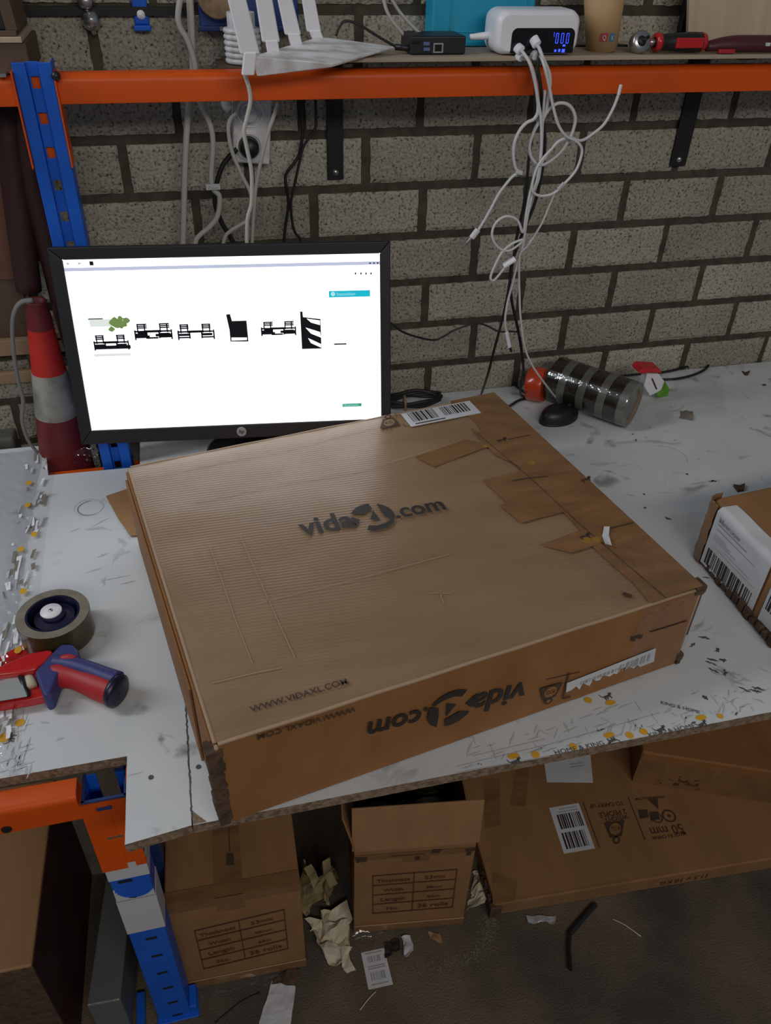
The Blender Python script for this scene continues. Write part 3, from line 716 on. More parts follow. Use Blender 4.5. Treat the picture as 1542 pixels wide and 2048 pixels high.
# lid label with two barcodes, weight mark beside it
lf = Frame(tp(822, 858, .0006), tp(962, 830, .0006), tp(801, 832, .0006))
lb = MB(); lf.rect(lb, 0, 1, 0, 1, 0); lo = obj('address_label', lb, 'paper', box)
bb = MB(); bars(bb, lf, .08, .44, .28, .95, 1, .0004, 26); bars(bb, lf, .53, .90, .30, .92, 2, .0004, 26); lf.rect(bb, .08, .5, .10, .16, .0004); obj('barcode', bb, 'ink', lo)
def weight(mb, kn_, fr, sub=None):
    fr.poly(mb, [(.06, .0), (.94, .0), (.74, .62), (.26, .62)], .0003)
    fr.poly(mb, [(.5+.16*math.cos(t), .74+.16*math.sin(t)) for t in [i*.3927 for i in range(16)]], .0003)
    fr.poly(kn_, [(.5+.075*math.cos(t), .74+.075*math.sin(t)) for t in [i*.3927 for i in range(16)]], .0006)
    fr.poly(kn_, [(.5+.24*math.cos(t), .30+.24*math.sin(t)) for t in [i*.3927 for i in range(16)]], .0006)
    mb.text('KG', fr.p(.34, .21, .0008), fr.p(.66, .21, .0008), fr.v, 1.0)
wm = MB(); wk = MB(); weight(wm, wk, Frame(tp(757, 862), tp(803, 853), tp(752, 835)))
wm.text('11.5', tp(768, 867), tp(786, 864), BM.to_3x3() @ V((0, 1, 0)))
line(wm, [tp(803, 828, .0004), tp(790, 831, .0004), tp(794, 838, .0004)], .0007); line(wm, [tp(806, 851, .0004), tp(811, 857, .0004), tp(822, 855, .0004)], .0007)
wo = obj('weight_mark', wm, 'inkb', box); obj('weight_dial', wk, 'card', wo)
wm = MB(); wk = MB(); weight(wm, wk, Frame(at_front(1130, 1363), at_front(1077, 1378), at_front(1120, 1405)))
line(wm, [at_front(1093, 1359), at_front(1160, 1344)], .0006)
wm.quad(at_front(1137, 1346), at_front(1140, 1346), at_front(1128, 1394), at_front(1125, 1395)); wm.quad(at_front(1125, 1396), at_front(1125, 1399), at_front(1142, 1395), at_front(1142, 1392))
wo = obj('weight_mark', wm, 'inkb', box); obj('weight_dial', wk, 'card_side', wo)
# torn label on the front: white strip with ragged lower edge and a half barcode
tl = MB(); A0, A1 = at_front(1134, 1366, .0032), at_front(1312, 1296, .0032); rr = random.Random(9); n = 26
low = []
for i in range(n+1):
    t = i/n; pxx = 1134+176*t; pyy = 1385-70*t + (rr.uniform(-6, 7) if 0 < i < n-4 else 0) + (8 if i > n-5 else 0) ; low.append(at_front(pxx-2, pyy, .0032))
for i in range(n): tl.quad(low[i], low[i+1], A0.lerp(A1, (i+1)/n), A0.lerp(A1, i/n))
lo = obj('torn_label', tl, 'paper', box)
bb = MB(); fr = Frame(at_front(1160, 1371, .0034), at_front(1300, 1318, .0034), at_front(1162, 1362, .0034)); bars(bb, fr, .0, .55, .1, .8, 3, .0003, 30); bars(bb, fr, .55, 1, -.3, 1.3, 4, .0003, 18)
obj('barcode', bb, 'greyink', lo)
pm = MB(); fr = Frame(at_front(1264, 1284, .0034), at_front(1288, 1277, .0034), at_front(1262, 1274, .0034))
fr.poly(pm, [(0, .1), (.25, 0), (.3, .5), (.55, .35), (.6, .1), (.8, .2), (1, .8), (.7, 1), (.4, .8), (.1, 1)], .0003)
line(pm, [at_front(1300, 1264, .0036), at_front(1340, 1252, .0036), at_front(1374, 1241, .0036)], .0012)
obj('tape_print', pm, 'inkb', box)
pm = MB()
for q in ((1168, 1077), (1002, 884), (1170, 963)):
    c = tp(*q, .0009); X = T(*c) @ RZ(BTH) @ Matrix.Scale(.008, 4)
    for pl in ([(-1.2, -.35), (1.1, -.35), (1.2, .3), (-1.1, .25)], [(.6, .1), (1.5, .1), (1.5, .8), (.8, .7)], [(-1, -.9), (-.7, -.9), (-.7, -.3), (-1, -.3)], [(.5, -.9), (.8, -.9), (.8, -.3), (.5, -.3)]):
        pm.add([X @ V((a, b, 0)) for a, b in pl], [tuple(range(len(pl)))])
line(pm, [tp(1025, 966, .0008), tp(1060, 960, .0008), tp(1095, 957, .0008)], .0016); line(pm, [tp(1015, 883, .0008), tp(1060, 874, .0008)], .001); line(pm, [tp(1215, 1062, .0008), tp(1265, 1050, .0008)], .0014)
line(pm, [tp(1245, 1192, .0009), tp(1262, 1198, .0009)], .004)
obj_each('tape_print', pm, 'inkb', box)
pm = MB()
for q, s in (((1172, 1085), .008), ((970, 897), .005), ((1062, 930), .007), ((1192, 1084), .007)):
    c = tp(*q, .0008); pm.lathe([(0, 0), (s, 0)], 14, T(*c))
obj_each('yellow_dot', pm, mat('faded_yellow_print', (0.30, 0.16, 0.03), 0.5), box)
sc = MB(); sc.quad(tp(1203, 1078, .0015), tp(1216, 1077, .003), tp(1217, 1062, .005), tp(1206, 1061, .004)); sc.quad(tp(1203, 1078, .0015), tp(1207, 1098, .007), tp(1221, 1101, .006), tp(1216, 1077, .003))
tag(obj('paper_scrap', sc, 'paper', solid=.0003), 'small folded white paper scrap on the brown box lid near its right rim', 'paper scrap')
# loose board flap sticking out on the left of the box
lfp = MB(); P = [at(212, 992, Z=.004), at(262, 975, Z=.004), at(290, 1070, Z=.004), at(262, 1072, Z=.003), at(236, 1036, Z=.003)]
lfp.prism([(p.x, p.y) for p in P][::-1], (.0012, .0042)); tag(obj('cardboard_offcut', lfp, 'card_low'), 'small torn cardboard offcut poking out from the left side of the big box', 'cardboard')

# ================================================================== monitor
mc = V((.05699, -.25701, .28874)); ya, ti, ro = -.13085, .2169, .00848
e1 = V((math.cos(ya), math.sin(ya), 0)); nn = V((math.sin(ya), -math.cos(ya), 0)); uu = V((0, 0, 1))*math.cos(ti)-nn*math.sin(ti); nn = e1.cross(uu)
f1 = e1*math.cos(ro)+uu*math.sin(ro); f2 = e1*-math.sin(ro)+uu*math.cos(ro); nn = f1.cross(f2)
MX = Matrix(((f1.x, f2.x, nn.x, mc.x), (f1.y, f2.y, nn.y, mc.y), (f1.z, f2.z, nn.z, mc.z), (0, 0, 0, 1)))
W2, H2 = .268, .151
mon = thing('monitor', 'black flat computer monitor with a bright white web page on its screen', 'monitor', (.06, -.20, 0))
m = MB(); L_, R_, T_, B_ = -W2-.022, W2+.0185, H2+.0205, -H2-.0265
# frame around the opening, back shell tapering to a hump
out = [(L_, B_), (R_, B_), (R_, T_), (L_, T_)]; inn = [(-W2, -H2), (W2, -H2), (W2, H2), (-W2, H2)]
for i in range(4):
    j = (i+1) % 4
    m.hexa([MX @ V((*out[i], -.014)), MX @ V((*out[j], -.014)), MX @ V((*inn[j], -.014)), MX @ V((*inn[i], -.014)), MX @ V((*out[i], .0035)), MX @ V((*out[j], .0035)), MX @ V((*inn[j], .0022)), MX @ V((*inn[i], .0022))])
obj('bezel', m, 'bezel', mon, bevel=.0022)
m = MB()
m.hexa([MX @ V(p) for p in ((L_+.06, B_+.05, -.050), (R_-.06, B_+.05, -.050), (R_-.06, T_-.05, -.050), (L_+.06, T_-.05, -.050), (L_+.004, B_+.004, -.0145), (R_-.004, B_+.004, -.0145), (R_-.004, T_-.004, -.0145), (L_+.004, T_-.004, -.0145))])
obj('back_shell', m, 'bezel', mon, bevel=.006)
sc_ = MB(); sc_.box(-W2-.001, W2+.001, -H2-.001, H2+.001, -.004, 0, X=MX); scr = obj('screen', sc_, 'screen', mon)
SF = Frame(MX @ V((-W2, -H2, .0003)), MX @ V((W2, -H2, .0003)), MX @ V((-W2, H2, .0003)))
# screen pixel rows measured in the photograph, turned into screen coordinates once
def sxy(px, py):
    d = AX_R*((px-771)/CAM_F) - AX_U*((py-1024)/CAM_F) + AX_F; n_ = SF.n
    p = CAM_P + d*((SF.o-CAM_P).dot(n_)/d.dot(n_)) - SF.o
    return (p.dot(SF.u)/SF.u.length_squared, p.dot(SF.v)/SF.v.length_squared)
def srect(mb, px0, py0, px1, py1, h=.0002):
    (a0, b0), (a1, b1) = sxy(px0, py0), sxy(px1, py1); SF.rect(mb, a0, a1, min(b0, b1), max(b0, b1), h)
tb = MB(); SF.rect(tb, 0, 1, .938, .957, .0002); obj('title_bar', tb, 'scr_bar', scr)
ti_ = MB()
ti_.text('Afbeeldingen', SF.p(.465, .944, .0003), SF.p(.545, .944, .0003), SF.v, 1)
for a in (.01, .045): SF.poly(ti_, [(a, .972), (a+.012, .980), (a, .988)], .0003)
obj_each('title_text', ti_, 'scr_grey', scr, gap=.02)
td = MB(); SF.rect(td, .080, .092, .968, .990, .0003)
for a in (.965, .978, .990): SF.rect(td, a, a+.006, .944, .951, .0003)
for px in (711, 722, 732, 742): srect(td, px-1.5, 545, px+1.5, 549)
srect(td, 668, 687, 693, 689); obj_each('toolbar_icon', td, 'scr_dark', scr, gap=.012)
tx = MB(); SF.rect(tx, .05, .07, .742, .744, .0002)
(a, b) = sxy(684, 719); tx.text('Vorige item', SF.p(a, b, .0003), SF.p(a+.035, b, .0003), SF.v, 1)
(a, b) = sxy(674, 725); tx.text('Volgende item sluiten', SF.p(a, b, .0003), SF.p(a+.055, b, .0003), SF.v, 1)
obj_each('page_text', tx, 'scr_grey', scr, gap=.012)
def bench_pic(x0, y0, x1, y1, arm=False):
    """tiny product picture: two slatted garden seats joined by a table"""
    mb = MB()
    (a0, b0), (a1, b1) = sxy(x0, y1), sxy(x1, y0); W_ = a1-a0; Hh = b1-b0
    def r(u0, u1, v0, v1): SF.rect(mb, a0+W_*u0, a0+W_*u1, b0+Hh*v0, b0+Hh*v1, .0003)
    for s in (.08, .66):
        for k in range(3): r(s+(.03 if arm else 0), s+.24+(.03 if arm else 0), .70+.10*k, .780+.10*k)
        r(s+.01, s+.045, .45, .98); r(s+.19, s+.225, .45, .98)
        r(s-.03, s+.27, .28, .43); r(s-.03, s+.27, .49, .58)
    r(.02, .98, .48, .56); r(.01, .05, .05, .62); r(.95, .99, .05, .62); r(.31, .35, .12, .55); r(.63, .67, .12, .55); r(.30, .70, .46, .60); r(.04, .34, .15, .24); r(.64, .96, .15, .24)
    if arm: r(.02, .40, .18, .30); r(.55, .98, .22, .38); r(.30, .62, .10, .20); r(.10, .35, .36, .5)
    return mb
for q, ar in (((189, 668, 256, 703), 0), ((270, 645, 343, 682), 1), ((356, 646, 428, 682), 0), ((522, 641, 592, 674), 1)): obj('product_picture', bench_pic(*q, ar), 'scr_dark', scr)
pg = MB(); srect(pg, 178, 639, 250, 652, .00025); srect(pg, 188, 708, 262, 711, .00025); obj_each('garden_backdrop', pg, 'scr_pale', scr)
pg = MB(); rr = random.Random(6)
for i in range(16):
    a, b = sxy(rr.gauss(236, 9), rr.gauss(648, 6)); SF.poly(pg, [(a+.011*math.cos(t)*rr.uniform(.6, 1.2), b+.016*math.sin(t)*rr.uniform(.6, 1.2)) for t in [k*.785 for k in range(8)]], .0003+i*1e-5)
obj('garden_shrub', pg, 'scr_green', scr)
pg = MB(); srect(pg, 176, 637, 206, 639); srect(pg, 246, 636, 250, 644); srect(pg, 190, 692, 262, 697); obj_each('garden_fence', pg, 'scr_dark', scr)
pg = MB(); SF.poly(pg, [sxy(*q) for q in ((461, 683), (459, 660), (452, 629), (460, 628), (464, 642), (493, 641), (497, 683))], .0003)
gk3 = MB(); SF.poly(gk3, [sxy(*q) for q in ((463, 681), (463, 675), (494, 675), (494, 680))], .0004); obj('product_picture', pg, 'scr_dark', scr); obj('picture_gap', gk3, 'screen', scr)
pg = MB(); SF.poly(pg, [sxy(*q) for q in ((604, 698), (600, 623), (605, 623), (606, 634), (641, 638), (643, 697))], .0003); obj('product_picture', pg, 'scr_dark', scr)
gk3 = MB()
for q in (((613, 637), (640, 641), (640, 650), (622, 645)), ((611, 655), (640, 664), (642, 675), (622, 667)), ((616, 676), (642, 688), (642, 695), (622, 686))): SF.poly(gk3, [sxy(*p) for p in q], .0004)
obj('picture_gap', gk3, 'screen', scr)
pg = MB(); srect(pg, 658, 595, 740, 580); bo = obj('button', pg, 'scr_cyan', scr)
tx = MB(); a, b = sxy(673, 591); tx.text('Statistieken', SF.p(a, b, .0004), SF.p(a+.062, b, .0004), SF.v, 1)
a, b = sxy(666, 588); SF.poly(tx, [(a+.0075*math.cos(t), b+.013*math.sin(t)) for t in [k*.4488 for k in range(14)]], .0004); obj('button_text', tx, 'scr_text', scr)
pg = MB(); srect(pg, 685, 814, 723, 806); obj('button', pg, 'scr_teal', scr)
tx = MB(); a, b = sxy(687, 813); tx.text('Uitverkocht', SF.p(a, b+.002, .0004), SF.p(a+.052, b+.002, .0004), SF.v, 1); obj('button_text', tx, 'scr_text', scr)
lgm = MB(); lgm.lathe([(0, .0045), (.0088, .0045), (.0092, .0035)], 28, MX @ T(.004, -H2-.0135, 0)); lgo_ = obj('maker_badge', lgm, 'greyink', mon)
lt = MB(); lt.text('hp', MX @ V((-.001, -H2-.016, .0046)), MX @ V((.009, -H2-.016, .0046)), f2, 1.0, .01, .25); obj('badge_letters', lt, 'bezel', lgo_)
st = MB(); st.lathe([(0, .0), (.105, .0), (.108, .004), (.100, .010), (.02, .014), (0, .014)], 40, T(.095, -.165, 0) @ Matrix.Diagonal((1.0, .85, 1, 1))); obj('stand_base', st, 'black', mon, smooth=True)
st = MB(); p0 = V((.080, -.150, .012)); p1 = MX @ V((0, -.01, -.052))
st.hexa([p0+V((-.035, -.016, 0)), p0+V((.035, -.016, 0)), p0+V((.035, .016, 0)), p0+V((-.035, .016, 0)), p1+V((-.035, -.008, 0)), p1+V((.035, -.008, 0)), p1+V((.035, .03, 0)), p1+V((-.035, .03, 0))]); obj('stand_neck', st, 'black', mon, bevel=.004)
# white power strip half hidden under the monitor
ps = MB(); a = at(288, 902, Z=.0); ps.box(-.0, .112, -.022, .022, .0006, .036, X=T(a.x-.005, a.y+.055, 0) @ RZ(-.06)); psm = thing('power_strip', 'white power strip lying under the monitor behind the big box', 'power strip', (a.x, a.y+.05, 0))
obj('housing', ps, 'wplas', psm, bevel=.006)
for k in range(2):
    so = MB(); so.lathe([(0, .0362), (.017, .0362), (.019, .0372), (.019, .036)], 20, T(a.x-.005, a.y+.055, 0) @ RZ(-.06) @ T(.028+.056*k, 0, 0)); obj('socket', so, 'greyink', psm, smooth=True)

# ================================================================== cartons and litter under the bench
F0 = FLOOR
def carton(name, label, bl, br, depth, h, open_=False, mat_='card_dark', flap=.118, extra=None, top_tape=True):
    bl = V(bl); br = V(br); wdt = (br-bl).length; a = math.atan2(br.y-bl.y, br.x-bl.x); X = T(bl.x, bl.y, F0+.0008) @ RZ(a)
    t = thing(name, label, 'cardboard box', (bl.x, bl.y, F0)); th = .004
    rnd = random.Random(int(abs(bl.x)*1000))
    if open_:
        m = MB(); m.box(0, wdt, 0, th, 0, h, X=X); obj('front_wall', m, mat_, t, bevel=.001)
        m = MB(); m.box(0, th, th, depth, 0, h, X=X); m2 = MB(); m2.box(wdt-th, wdt, th, depth, 0, h, X=X); m3 = MB(); m3.box(th, wdt-th, depth-th, depth, 0, h, X=X); m4 = MB(); m4.box(th, wdt-th, th, depth-th, 0, th, X=X)
        obj('side_wall', m, mat_, t); obj('side_wall', m2, mat_, t); obj('rear_wall', m3, mat_, t); obj('carton_base', m4, mat_, t)
        for q, rot in ((T(0, .002, h), RX(-.10)), ): 
            m = MB(); m.box(-.004, wdt+.006, -.002, .002, .0006, flap, X=X @ q @ rot); obj('flap', m, 'card_low', t, bevel=.001)
        m = MB(); m.box(.0, depth, -.0018, .0018, .0006, flap*.95, X=X @ T(.002, 0, h) @ RZ(math.pi/2) @ RX(-.20)); obj('flap', m, mat_, t, bevel=.001)
    else:
        m = MB(); m.box(0, wdt, 0, depth, 0, h, X=X); obj('carton', m, mat_, t, bevel=.003)
    return t, X, wdt
def spec_table(mb, fr, rows):
    """printed four-row specification table"""
    ln = .012
    for i in range(5): fr.rect(mb, 0, 1, i/4-ln, i/4+ln, .0004)
    for a in (0, .49, 1): fr.rect(mb, a-.006, a+.006, -ln, 1+ln, .0004)
    for i, (l, r) in enumerate(rows):
        b = 1-(i+1)/4+.07
        wl_ = min(.40, .050*len(l)); wr_ = min(.38, .050*len(r))
        mb.text(l, fr.p(.245-wl_/2, b, .0004), fr.p(.245+wl_/2, b, .0004), fr.v, 1.0, .01); mb.text(r, fr.p(.745-wr_/2, b, .0004), fr.p(.745+wr_/2, b, .0004), fr.v, 1.0, .01)
ROWS = (('Thickness', '53mic'), ('Width', '48mm'), ('Length', '66m'), ('No.', '36 rolls'))
# right carton: open, with tape rolls inside
t, X, wd = carton('open_carton', 'open brown carton with a raised front flap holding tape rolls under the bench middle', at(708, 1863, Z=F0), at(925, 1845, Z=F0), .325, .303, True, 'card_dark')
def front_px(px, py, X, h=.0012):
    o_ = X @ V((0, -h, 0)); n_ = (X.to_3x3() @ V((0, -1, 0))); d = AX_R*((px-771)/CAM_F) - AX_U*((py-1024)/CAM_F) + AX_F
    return CAM_P + d*((o_-CAM_P).dot(n_)/d.dot(n_))
m = MB(); spec_table(m, Frame(front_px(746, 1827, X), front_px(905, 1814, X), front_px(746, 1752, X)), ROWS); obj('printed_table', m, 'inkred', t)
m = MB(); fr = Frame(X @ V((0, -.0008, .272)), X @ V((wd, -.0008, .272)), X @ V((0, -.0008, .298))); fr.rect(m, .0, 1, 0, .75, .0002); fr.rect(m, .40, .62, -.6, .2, .0003); obj('brown_tape', m, 'tape', t)
m = MB(); fr.poly(m, [(.02, -.2), (.10, -.1), (.11, .5), (.0, .6)], .0005); fr.poly(m, [(.63, .35), (.70, .3), (.72, .8), (.64, .85)], .0005); fr.rect(m, .5, .54, -.4, .1, .0005); fr.poly(m, [(.93, -.3), (.97, -.3), (.97, .2), (1, .3), (1, .7), (.9, .6), (.93, .2)], .0005); fr.rect(m, .30, .58, .32, .42, .0005); obj_each('tape_print', m, 'inkb', t)
m = MB(); m.box(-.001, wd+.001, -.004, .001, .001, .026, X=X); obj('scuffed_base_fold', m, 'tape', t, bevel=.002)
def tape_roll(name, label, c, axis=(0, 0, 1), r=.052, w_=.048, inner=.038, side='tapeclear', face='tapeolive', group=None, hub=None):
    t = thing(name, label, 'tape roll', c, group); X = T(*c) @ align(axis)
    m = MB(); m.lathe([(inner, 0), (r, 0), (r, w_), (inner, w_)], 48, X, mis=[0, 1, 0, 1], closed=True); obj('tape_winding', m, [side, face], t, smooth=False, bevel=.0012)
    m = MB(); m.lathe([(inner-.003, .0006), (inner, .0006), (inner, w_-.0006), (inner-.003, w_-.0006)], 40, X, closed=True); obj('core', m, 'card_low', t, smooth=False)
    return t
for i, (x, y) in enumerate(((.165, .225), (.06, .225), (.06, .11), (.165, .115))):
    for k in range(6 if i == 0 else 4):
        c = X @ V((x, y, .0065+.0495*k))
        lab = ('clear tape roll at the top of the stack in the open carton' if (i == 0 and k == 5) else 'clear tape roll packed inside the open carton under the bench')
        if k >= 3: tape_roll('tape_roll', lab, c, group='tape rolls in the open carton', side='tapegrey')
# left carton: closed, seen behind the blue upright
t, X, wd = carton('closed_carton', 'closed brown tape carton standing on the floor beside the blue upright', at(375, 1978, Z=F0), at(613, 1930, Z=F0), .325, .318, False, 'card_dark')
m = MB(); spec_table(m, Frame(front_px(408, 1938, X), front_px(576, 1897, X), front_px(389, 1862, X)), ROWS); obj('printed_table', m, 'inkred', t)
m = MB(); cx = wd*.47; m.box(cx-.024, cx+.024, -.0012, .325, .3184, .3189, X=X); m.box(cx-.024, cx+.024, -.0012, -.0004, .27, .3189, X=X); m.box(-.0006, wd+.0006, -.0014, -.0006, .294, .317, X=X); m.box(0, wd, -.0004, .024, .3190, .3194, X=X); obj('brown_tape', m, 'tape', t)
m = MB(); m.box(-.001, wd+.001, -.003, .001, .001, .030, X=X); obj('scuffed_base_fold', m, 'tape', t, bevel=.002)
m = MB(); fr = Frame(X @ V((cx-.02, .05, .3192)), X @ V((cx+.02, .05, .3192)), X @ V((cx-.02, .10, .3192))); fr.poly(m, [(.45, .1), (.8, .05), (.8, .5), (.5, .55)], .0003); fr.rect(m, .62, .66, .6, 2.6, .0003); obj('tape_print', m, 'inkb', t)
# flat wide box on the floor to the right, print upside down towards us
HF = .045
p0 = at(985, 1832, Z=F0); p1 = at(1500, 1745, Z=F0); a = math.atan2(p1.y-p0.y, p1.x-p0.x); X = T(p0.x, p0.y, F0+.0008) @ RZ(a)
t = thing('flat_carton', 'long flat brown carton lying on the floor under the right end of the bench', 'cardboard box', p0)
m = MB(); m.box(0, .90, 0, .62, 0, HF, X=X); obj('carton', m, 'card_dark', t, bevel=.004)
Xi = X.inverted(); ZF = F0+.0008+HF
def fp_(px, py, h=.0006): q = at(px, py, Z=ZF); return V((q.x, q.y, ZF+h))
m = MB(); m.quad(fp_(968, 1560), fp_(1000, 1556), fp_(1000, 1650), fp_(970, 1658)); m.quad(fp_(985, 1745), fp_(1035, 1762), fp_(1030, 1802), fp_(985, 1810)); m.quad(fp_(1035, 1520), fp_(1060, 1515), fp_(1052, 1612), fp_(1020, 1612)); obj_each('brown_tape', m, 'tape', t)
m = MB(); m.box(-.002, .30, -.0016, .008, .012, HF+.0005, X=X); obj('edge_tape', m, 'film', t)
m = MB(); rr = random.Random(14)
for k in range(9): m.box(-.006+rr.uniform(-.004, .002), .010+rr.uniform(0, .008), -.006+rr.uniform(-.003, .003)+.012*k*.9, .008+.012*k*.9, .001, HF*rr.uniform(.5, .95), X=X)
obj('crushed_corner', m, 'card_torn', t, bevel=.002)
lfm = Frame(fp_(1128, 1708), fp_(1190, 1697), fp_(1098, 1616)); m = MB(); lfm.rect(m, 0, 1, 0, 1, 0); lo = obj('address_label', m, 'paper', t)
m = MB(); bars(m, lfm, .12, .88, .08, .42, 11, .0003, 24); bars(m, lfm, .16, .92, .50, .82, 12, .0003, 24); obj('barcode', m, 'ink', lo)
m = MB(); lfm.rect(m, .25, .9, .86, .88, .0003); lfm.rect(m, .3, .9, .92, .94, .0003); obj('label_text', m, 'greyink', lo)
m = MB(); lfq = MB(); lfq.quad(fp_(1094, 1565, .0008), fp_(1186, 1566, .0008), fp_(1180, 1500, .0008), fp_(1085, 1505, .0008)); lo = obj('delivery_note', lfq, 'paper', t)
m = MB()
for y in (1528, 1534): m.quad(fp_(1140, y, .0011), fp_(1165, y-3, .0011), fp_(1165, y-1.5, .0011), fp_(1140, y+1.5, .0011))
obj('note_text', m, 'greyink', lo)
dwn = (X.to_3x3() @ V((0, -1, 0)))
m = MB()
for x0, y0, x1, y1 in ((1166, 1605, 1199, 1695), (1256, 1594, 1290, 1680)): A_ = fp_(x0, y0); B_ = fp_(x1, y1); n_ = (B_-A_).cross(V((0, 0, 1))).normalized()*.0012; m.quad(A_-n_, A_+n_, B_+n_, B_-n_)
obj_each('printed_rule', m, 'inkb', t)
m = MB(); wk = MB(); weight(m, wk, Frame(fp_(1252, 1640), fp_(1205, 1647), fp_(1258, 1690))); wo = obj('weight_mark', m, 'inkb', t); obj('weight_dial', wk, 'card_dark', wo)
m = MB()
for s_, q0, q1 in (('WEIGHT', (1254, 1629), (1208, 1637)), ('2 PEOPLE', (1250, 1618), (1196, 1627)), ('TO CARRY UP', (1245, 1603), (1178, 1610)), ('MADE IN CHINA', (1370, 1664), (1303, 1674)), ('50 mm', (1362, 1648), (1298, 1657)), ('WWW.VIDAXL.COM', (1330, 1591), (1270, 1597))):
    m.text(s_, fp_(*q0), fp_(*q1), dwn, 1.1, .012)
for q in ((1312, 1632), (1290, 1628)): m.quad(fp_(q[0]-14, q[1]-8), fp_(q[0]-10, q[1]+10), fp_(q[0]+8, q[1]+7), fp_(q[0]+4, q[1]-9))
c = fp_(1338, 1632); m.lathe([(.012, 0), (.016, 0)], 24, T(*c)); m.lathe([(0, .0001), (.004, .0001)], 14, T(*c)); c = fp_(1314, 1636); m.lathe([(.010, 0.0002), (.013, .0002)], 24, T(*c))
c = fp_(1311, 1608); m.add([c+V(q) for q in ((-.012, .012, 0), (0, -.014, 0), (.012, .012, 0), (.006, .018, 0), (0, .012, 0), (-.006, .018, 0))], [(0, 1, 2, 3, 4, 5)])
obj_each('handling_print', m, 'inkb', t, gap=.012)
m = MB(); q0 = X @ V((.40, -.0006, .020)); q1 = X @ V((.30, -.0006, .020)); m.text('11.5 x 10 KG', X @ V((.48, -.0006, .026)), X @ V((.37, -.0006, .026)), (0, 0, -1), 1.0, .01, lift=.0003); obj('printed_weight', m, 'inkb', t)
# smaller taped box on top of it
p0 = at(1264, 1562, Z=ZF); p1 = at(1475, 1595, Z=ZF); a = math.atan2(p1.y-p0.y, p1.x-p0.x); X = T(p0.x, p0.y, ZF+.0012) @ RZ(a)
t = thing('small_carton', 'smaller taped brown carton sitting on the flat carton under the bench', 'cardboard box', p0)
hz = .11
m = MB(); m.box(0, .34, 0, .20, 0, hz, X=X); obj('carton', m, 'card_side', t, bevel=.006)
m = MB(); m.box(.0, .34, -.0010, -.0002, .0, .085, X=X); m.box(.06, .20, -.0018, -.0010, .02, .075, X=X); obj('brown_tape', m, 'tape', t)
m = MB(); fr = Frame(X @ V((0, -.0018, 0)), X @ V((.34, -.0018, 0)), X @ V((0, -.0018, hz))); rr = random.Random(15)
for k in range(16): a0 = rr.uniform(.15, .42); b0 = rr.uniform(.06, .45); fr.poly(m, [(a0, b0), (a0+rr.uniform(.01, .05), b0+rr.uniform(-.03, .05)), (a0+rr.uniform(0, .03), b0+rr.uniform(.03, .12))], .0004)
obj('tape_print', m, 'inkred', t)
# tall carton at the left edge and the film-wrapped pack beside it
Xc = T(-.372, -.94, F0+.0008) @ RZ(-.02)
t = thing('tall_carton', 'tall plain brown carton at the far left below the bench', 'cardboard box', (-.6, -.94, F0))
m = MB(); m.box(-.50, 0, 0, .34, 0, .35, X=Xc); obj('carton', m, 'card_low', t, bevel=.004)
m = MB(); m.box(-.505, .002, -.003, .001, .325, .345, X=Xc); m.box(-.50, .0008, -.0012, -.0002, .0, .32, X=Xc); obj('crushed_edge', m, 'card_torn', t, bevel=.002)
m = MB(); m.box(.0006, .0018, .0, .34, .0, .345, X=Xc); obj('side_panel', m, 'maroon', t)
pk = MB(); P = [at(175, 2010, Z=-.62), at(240, 1998, Z=-.62), at(268, 1730, Z=-.62), at(215, 1740, Z=-.62)]
t = thing('wrapped_pack', 'grey film wrapped long pack lying on the floor left of the blue upright', 'pack', (P[0].x, P[0].y, F0))
m = MB(); m.hexa([V((p.x, p.y, F0+.001)) for p in P]+[V((p.x, p.y, -.622)) for p in P]); obj('contents', m, 'greygrime', t, bevel=.004)
m = MB(); c_ = (P[0]+P[1]+P[2]+P[3])/4
m.hexa([V((c_.x+(p.x-c_.x)*1.04, c_.y+(p.y-c_.y)*1.02, F0+.0006)) for p in P]+[V((c_.x+(p.x-c_.x)*1.05, c_.y+(p.y-c_.y)*1.02, -.618)) for p in P]); obj('film_wrap', m, 'filmgrey', t, bevel=.004)

# litter on the floor
def crumple(name, label, cat, pts, mtl, z, amp, seed, nu=12, nv=12, lift=0.0, sol=.0006, smooth=False):
    """creased sheet over the four ground corners"""
    P = [at(*q, Z=z) for q in pts]; m = MB()
    def f(a, b):
        p = P[0]*(1-a)*(1-b)+P[1]*a*(1-b)+P[2]*a*b+P[3]*(1-a)*b
        h = abs(nz((p.x+seed, p.y, seed), 22))*amp+abs(nz((p.x, p.y+seed, 1), 55))*amp*.45
        return V((p.x+nz((p.x, p.y, seed), 40)*amp*.5, p.y+nz((p.y, p.x, seed), 40)*amp*.5, z+.0006+h+lift*math.sin(math.pi*a)*math.sin(math.pi*b)))
    m.grid(f, nu, nv)
    if mtl == 'film': sol = 0
    return tag(obj(name, m, mtl, solid=sol, smooth=smooth), label, cat)
crumple('cream_paper', 'crumpled cream paper sheet on the floor between the two tape cartons', 'paper', [(650, 1925), (708, 1942), (692, 1818), (612, 1848)], 'cream', F0, .045, 1.3)
crumple('tape_waste', 'amber tangle of tape waste behind the crumpled cream paper', 'tape waste', [(608, 1825), (672, 1800), (668, 1750), (606, 1775)], 'amber', F0, .09, 2.7, lift=.05, smooth=False)
tr_ = MB()
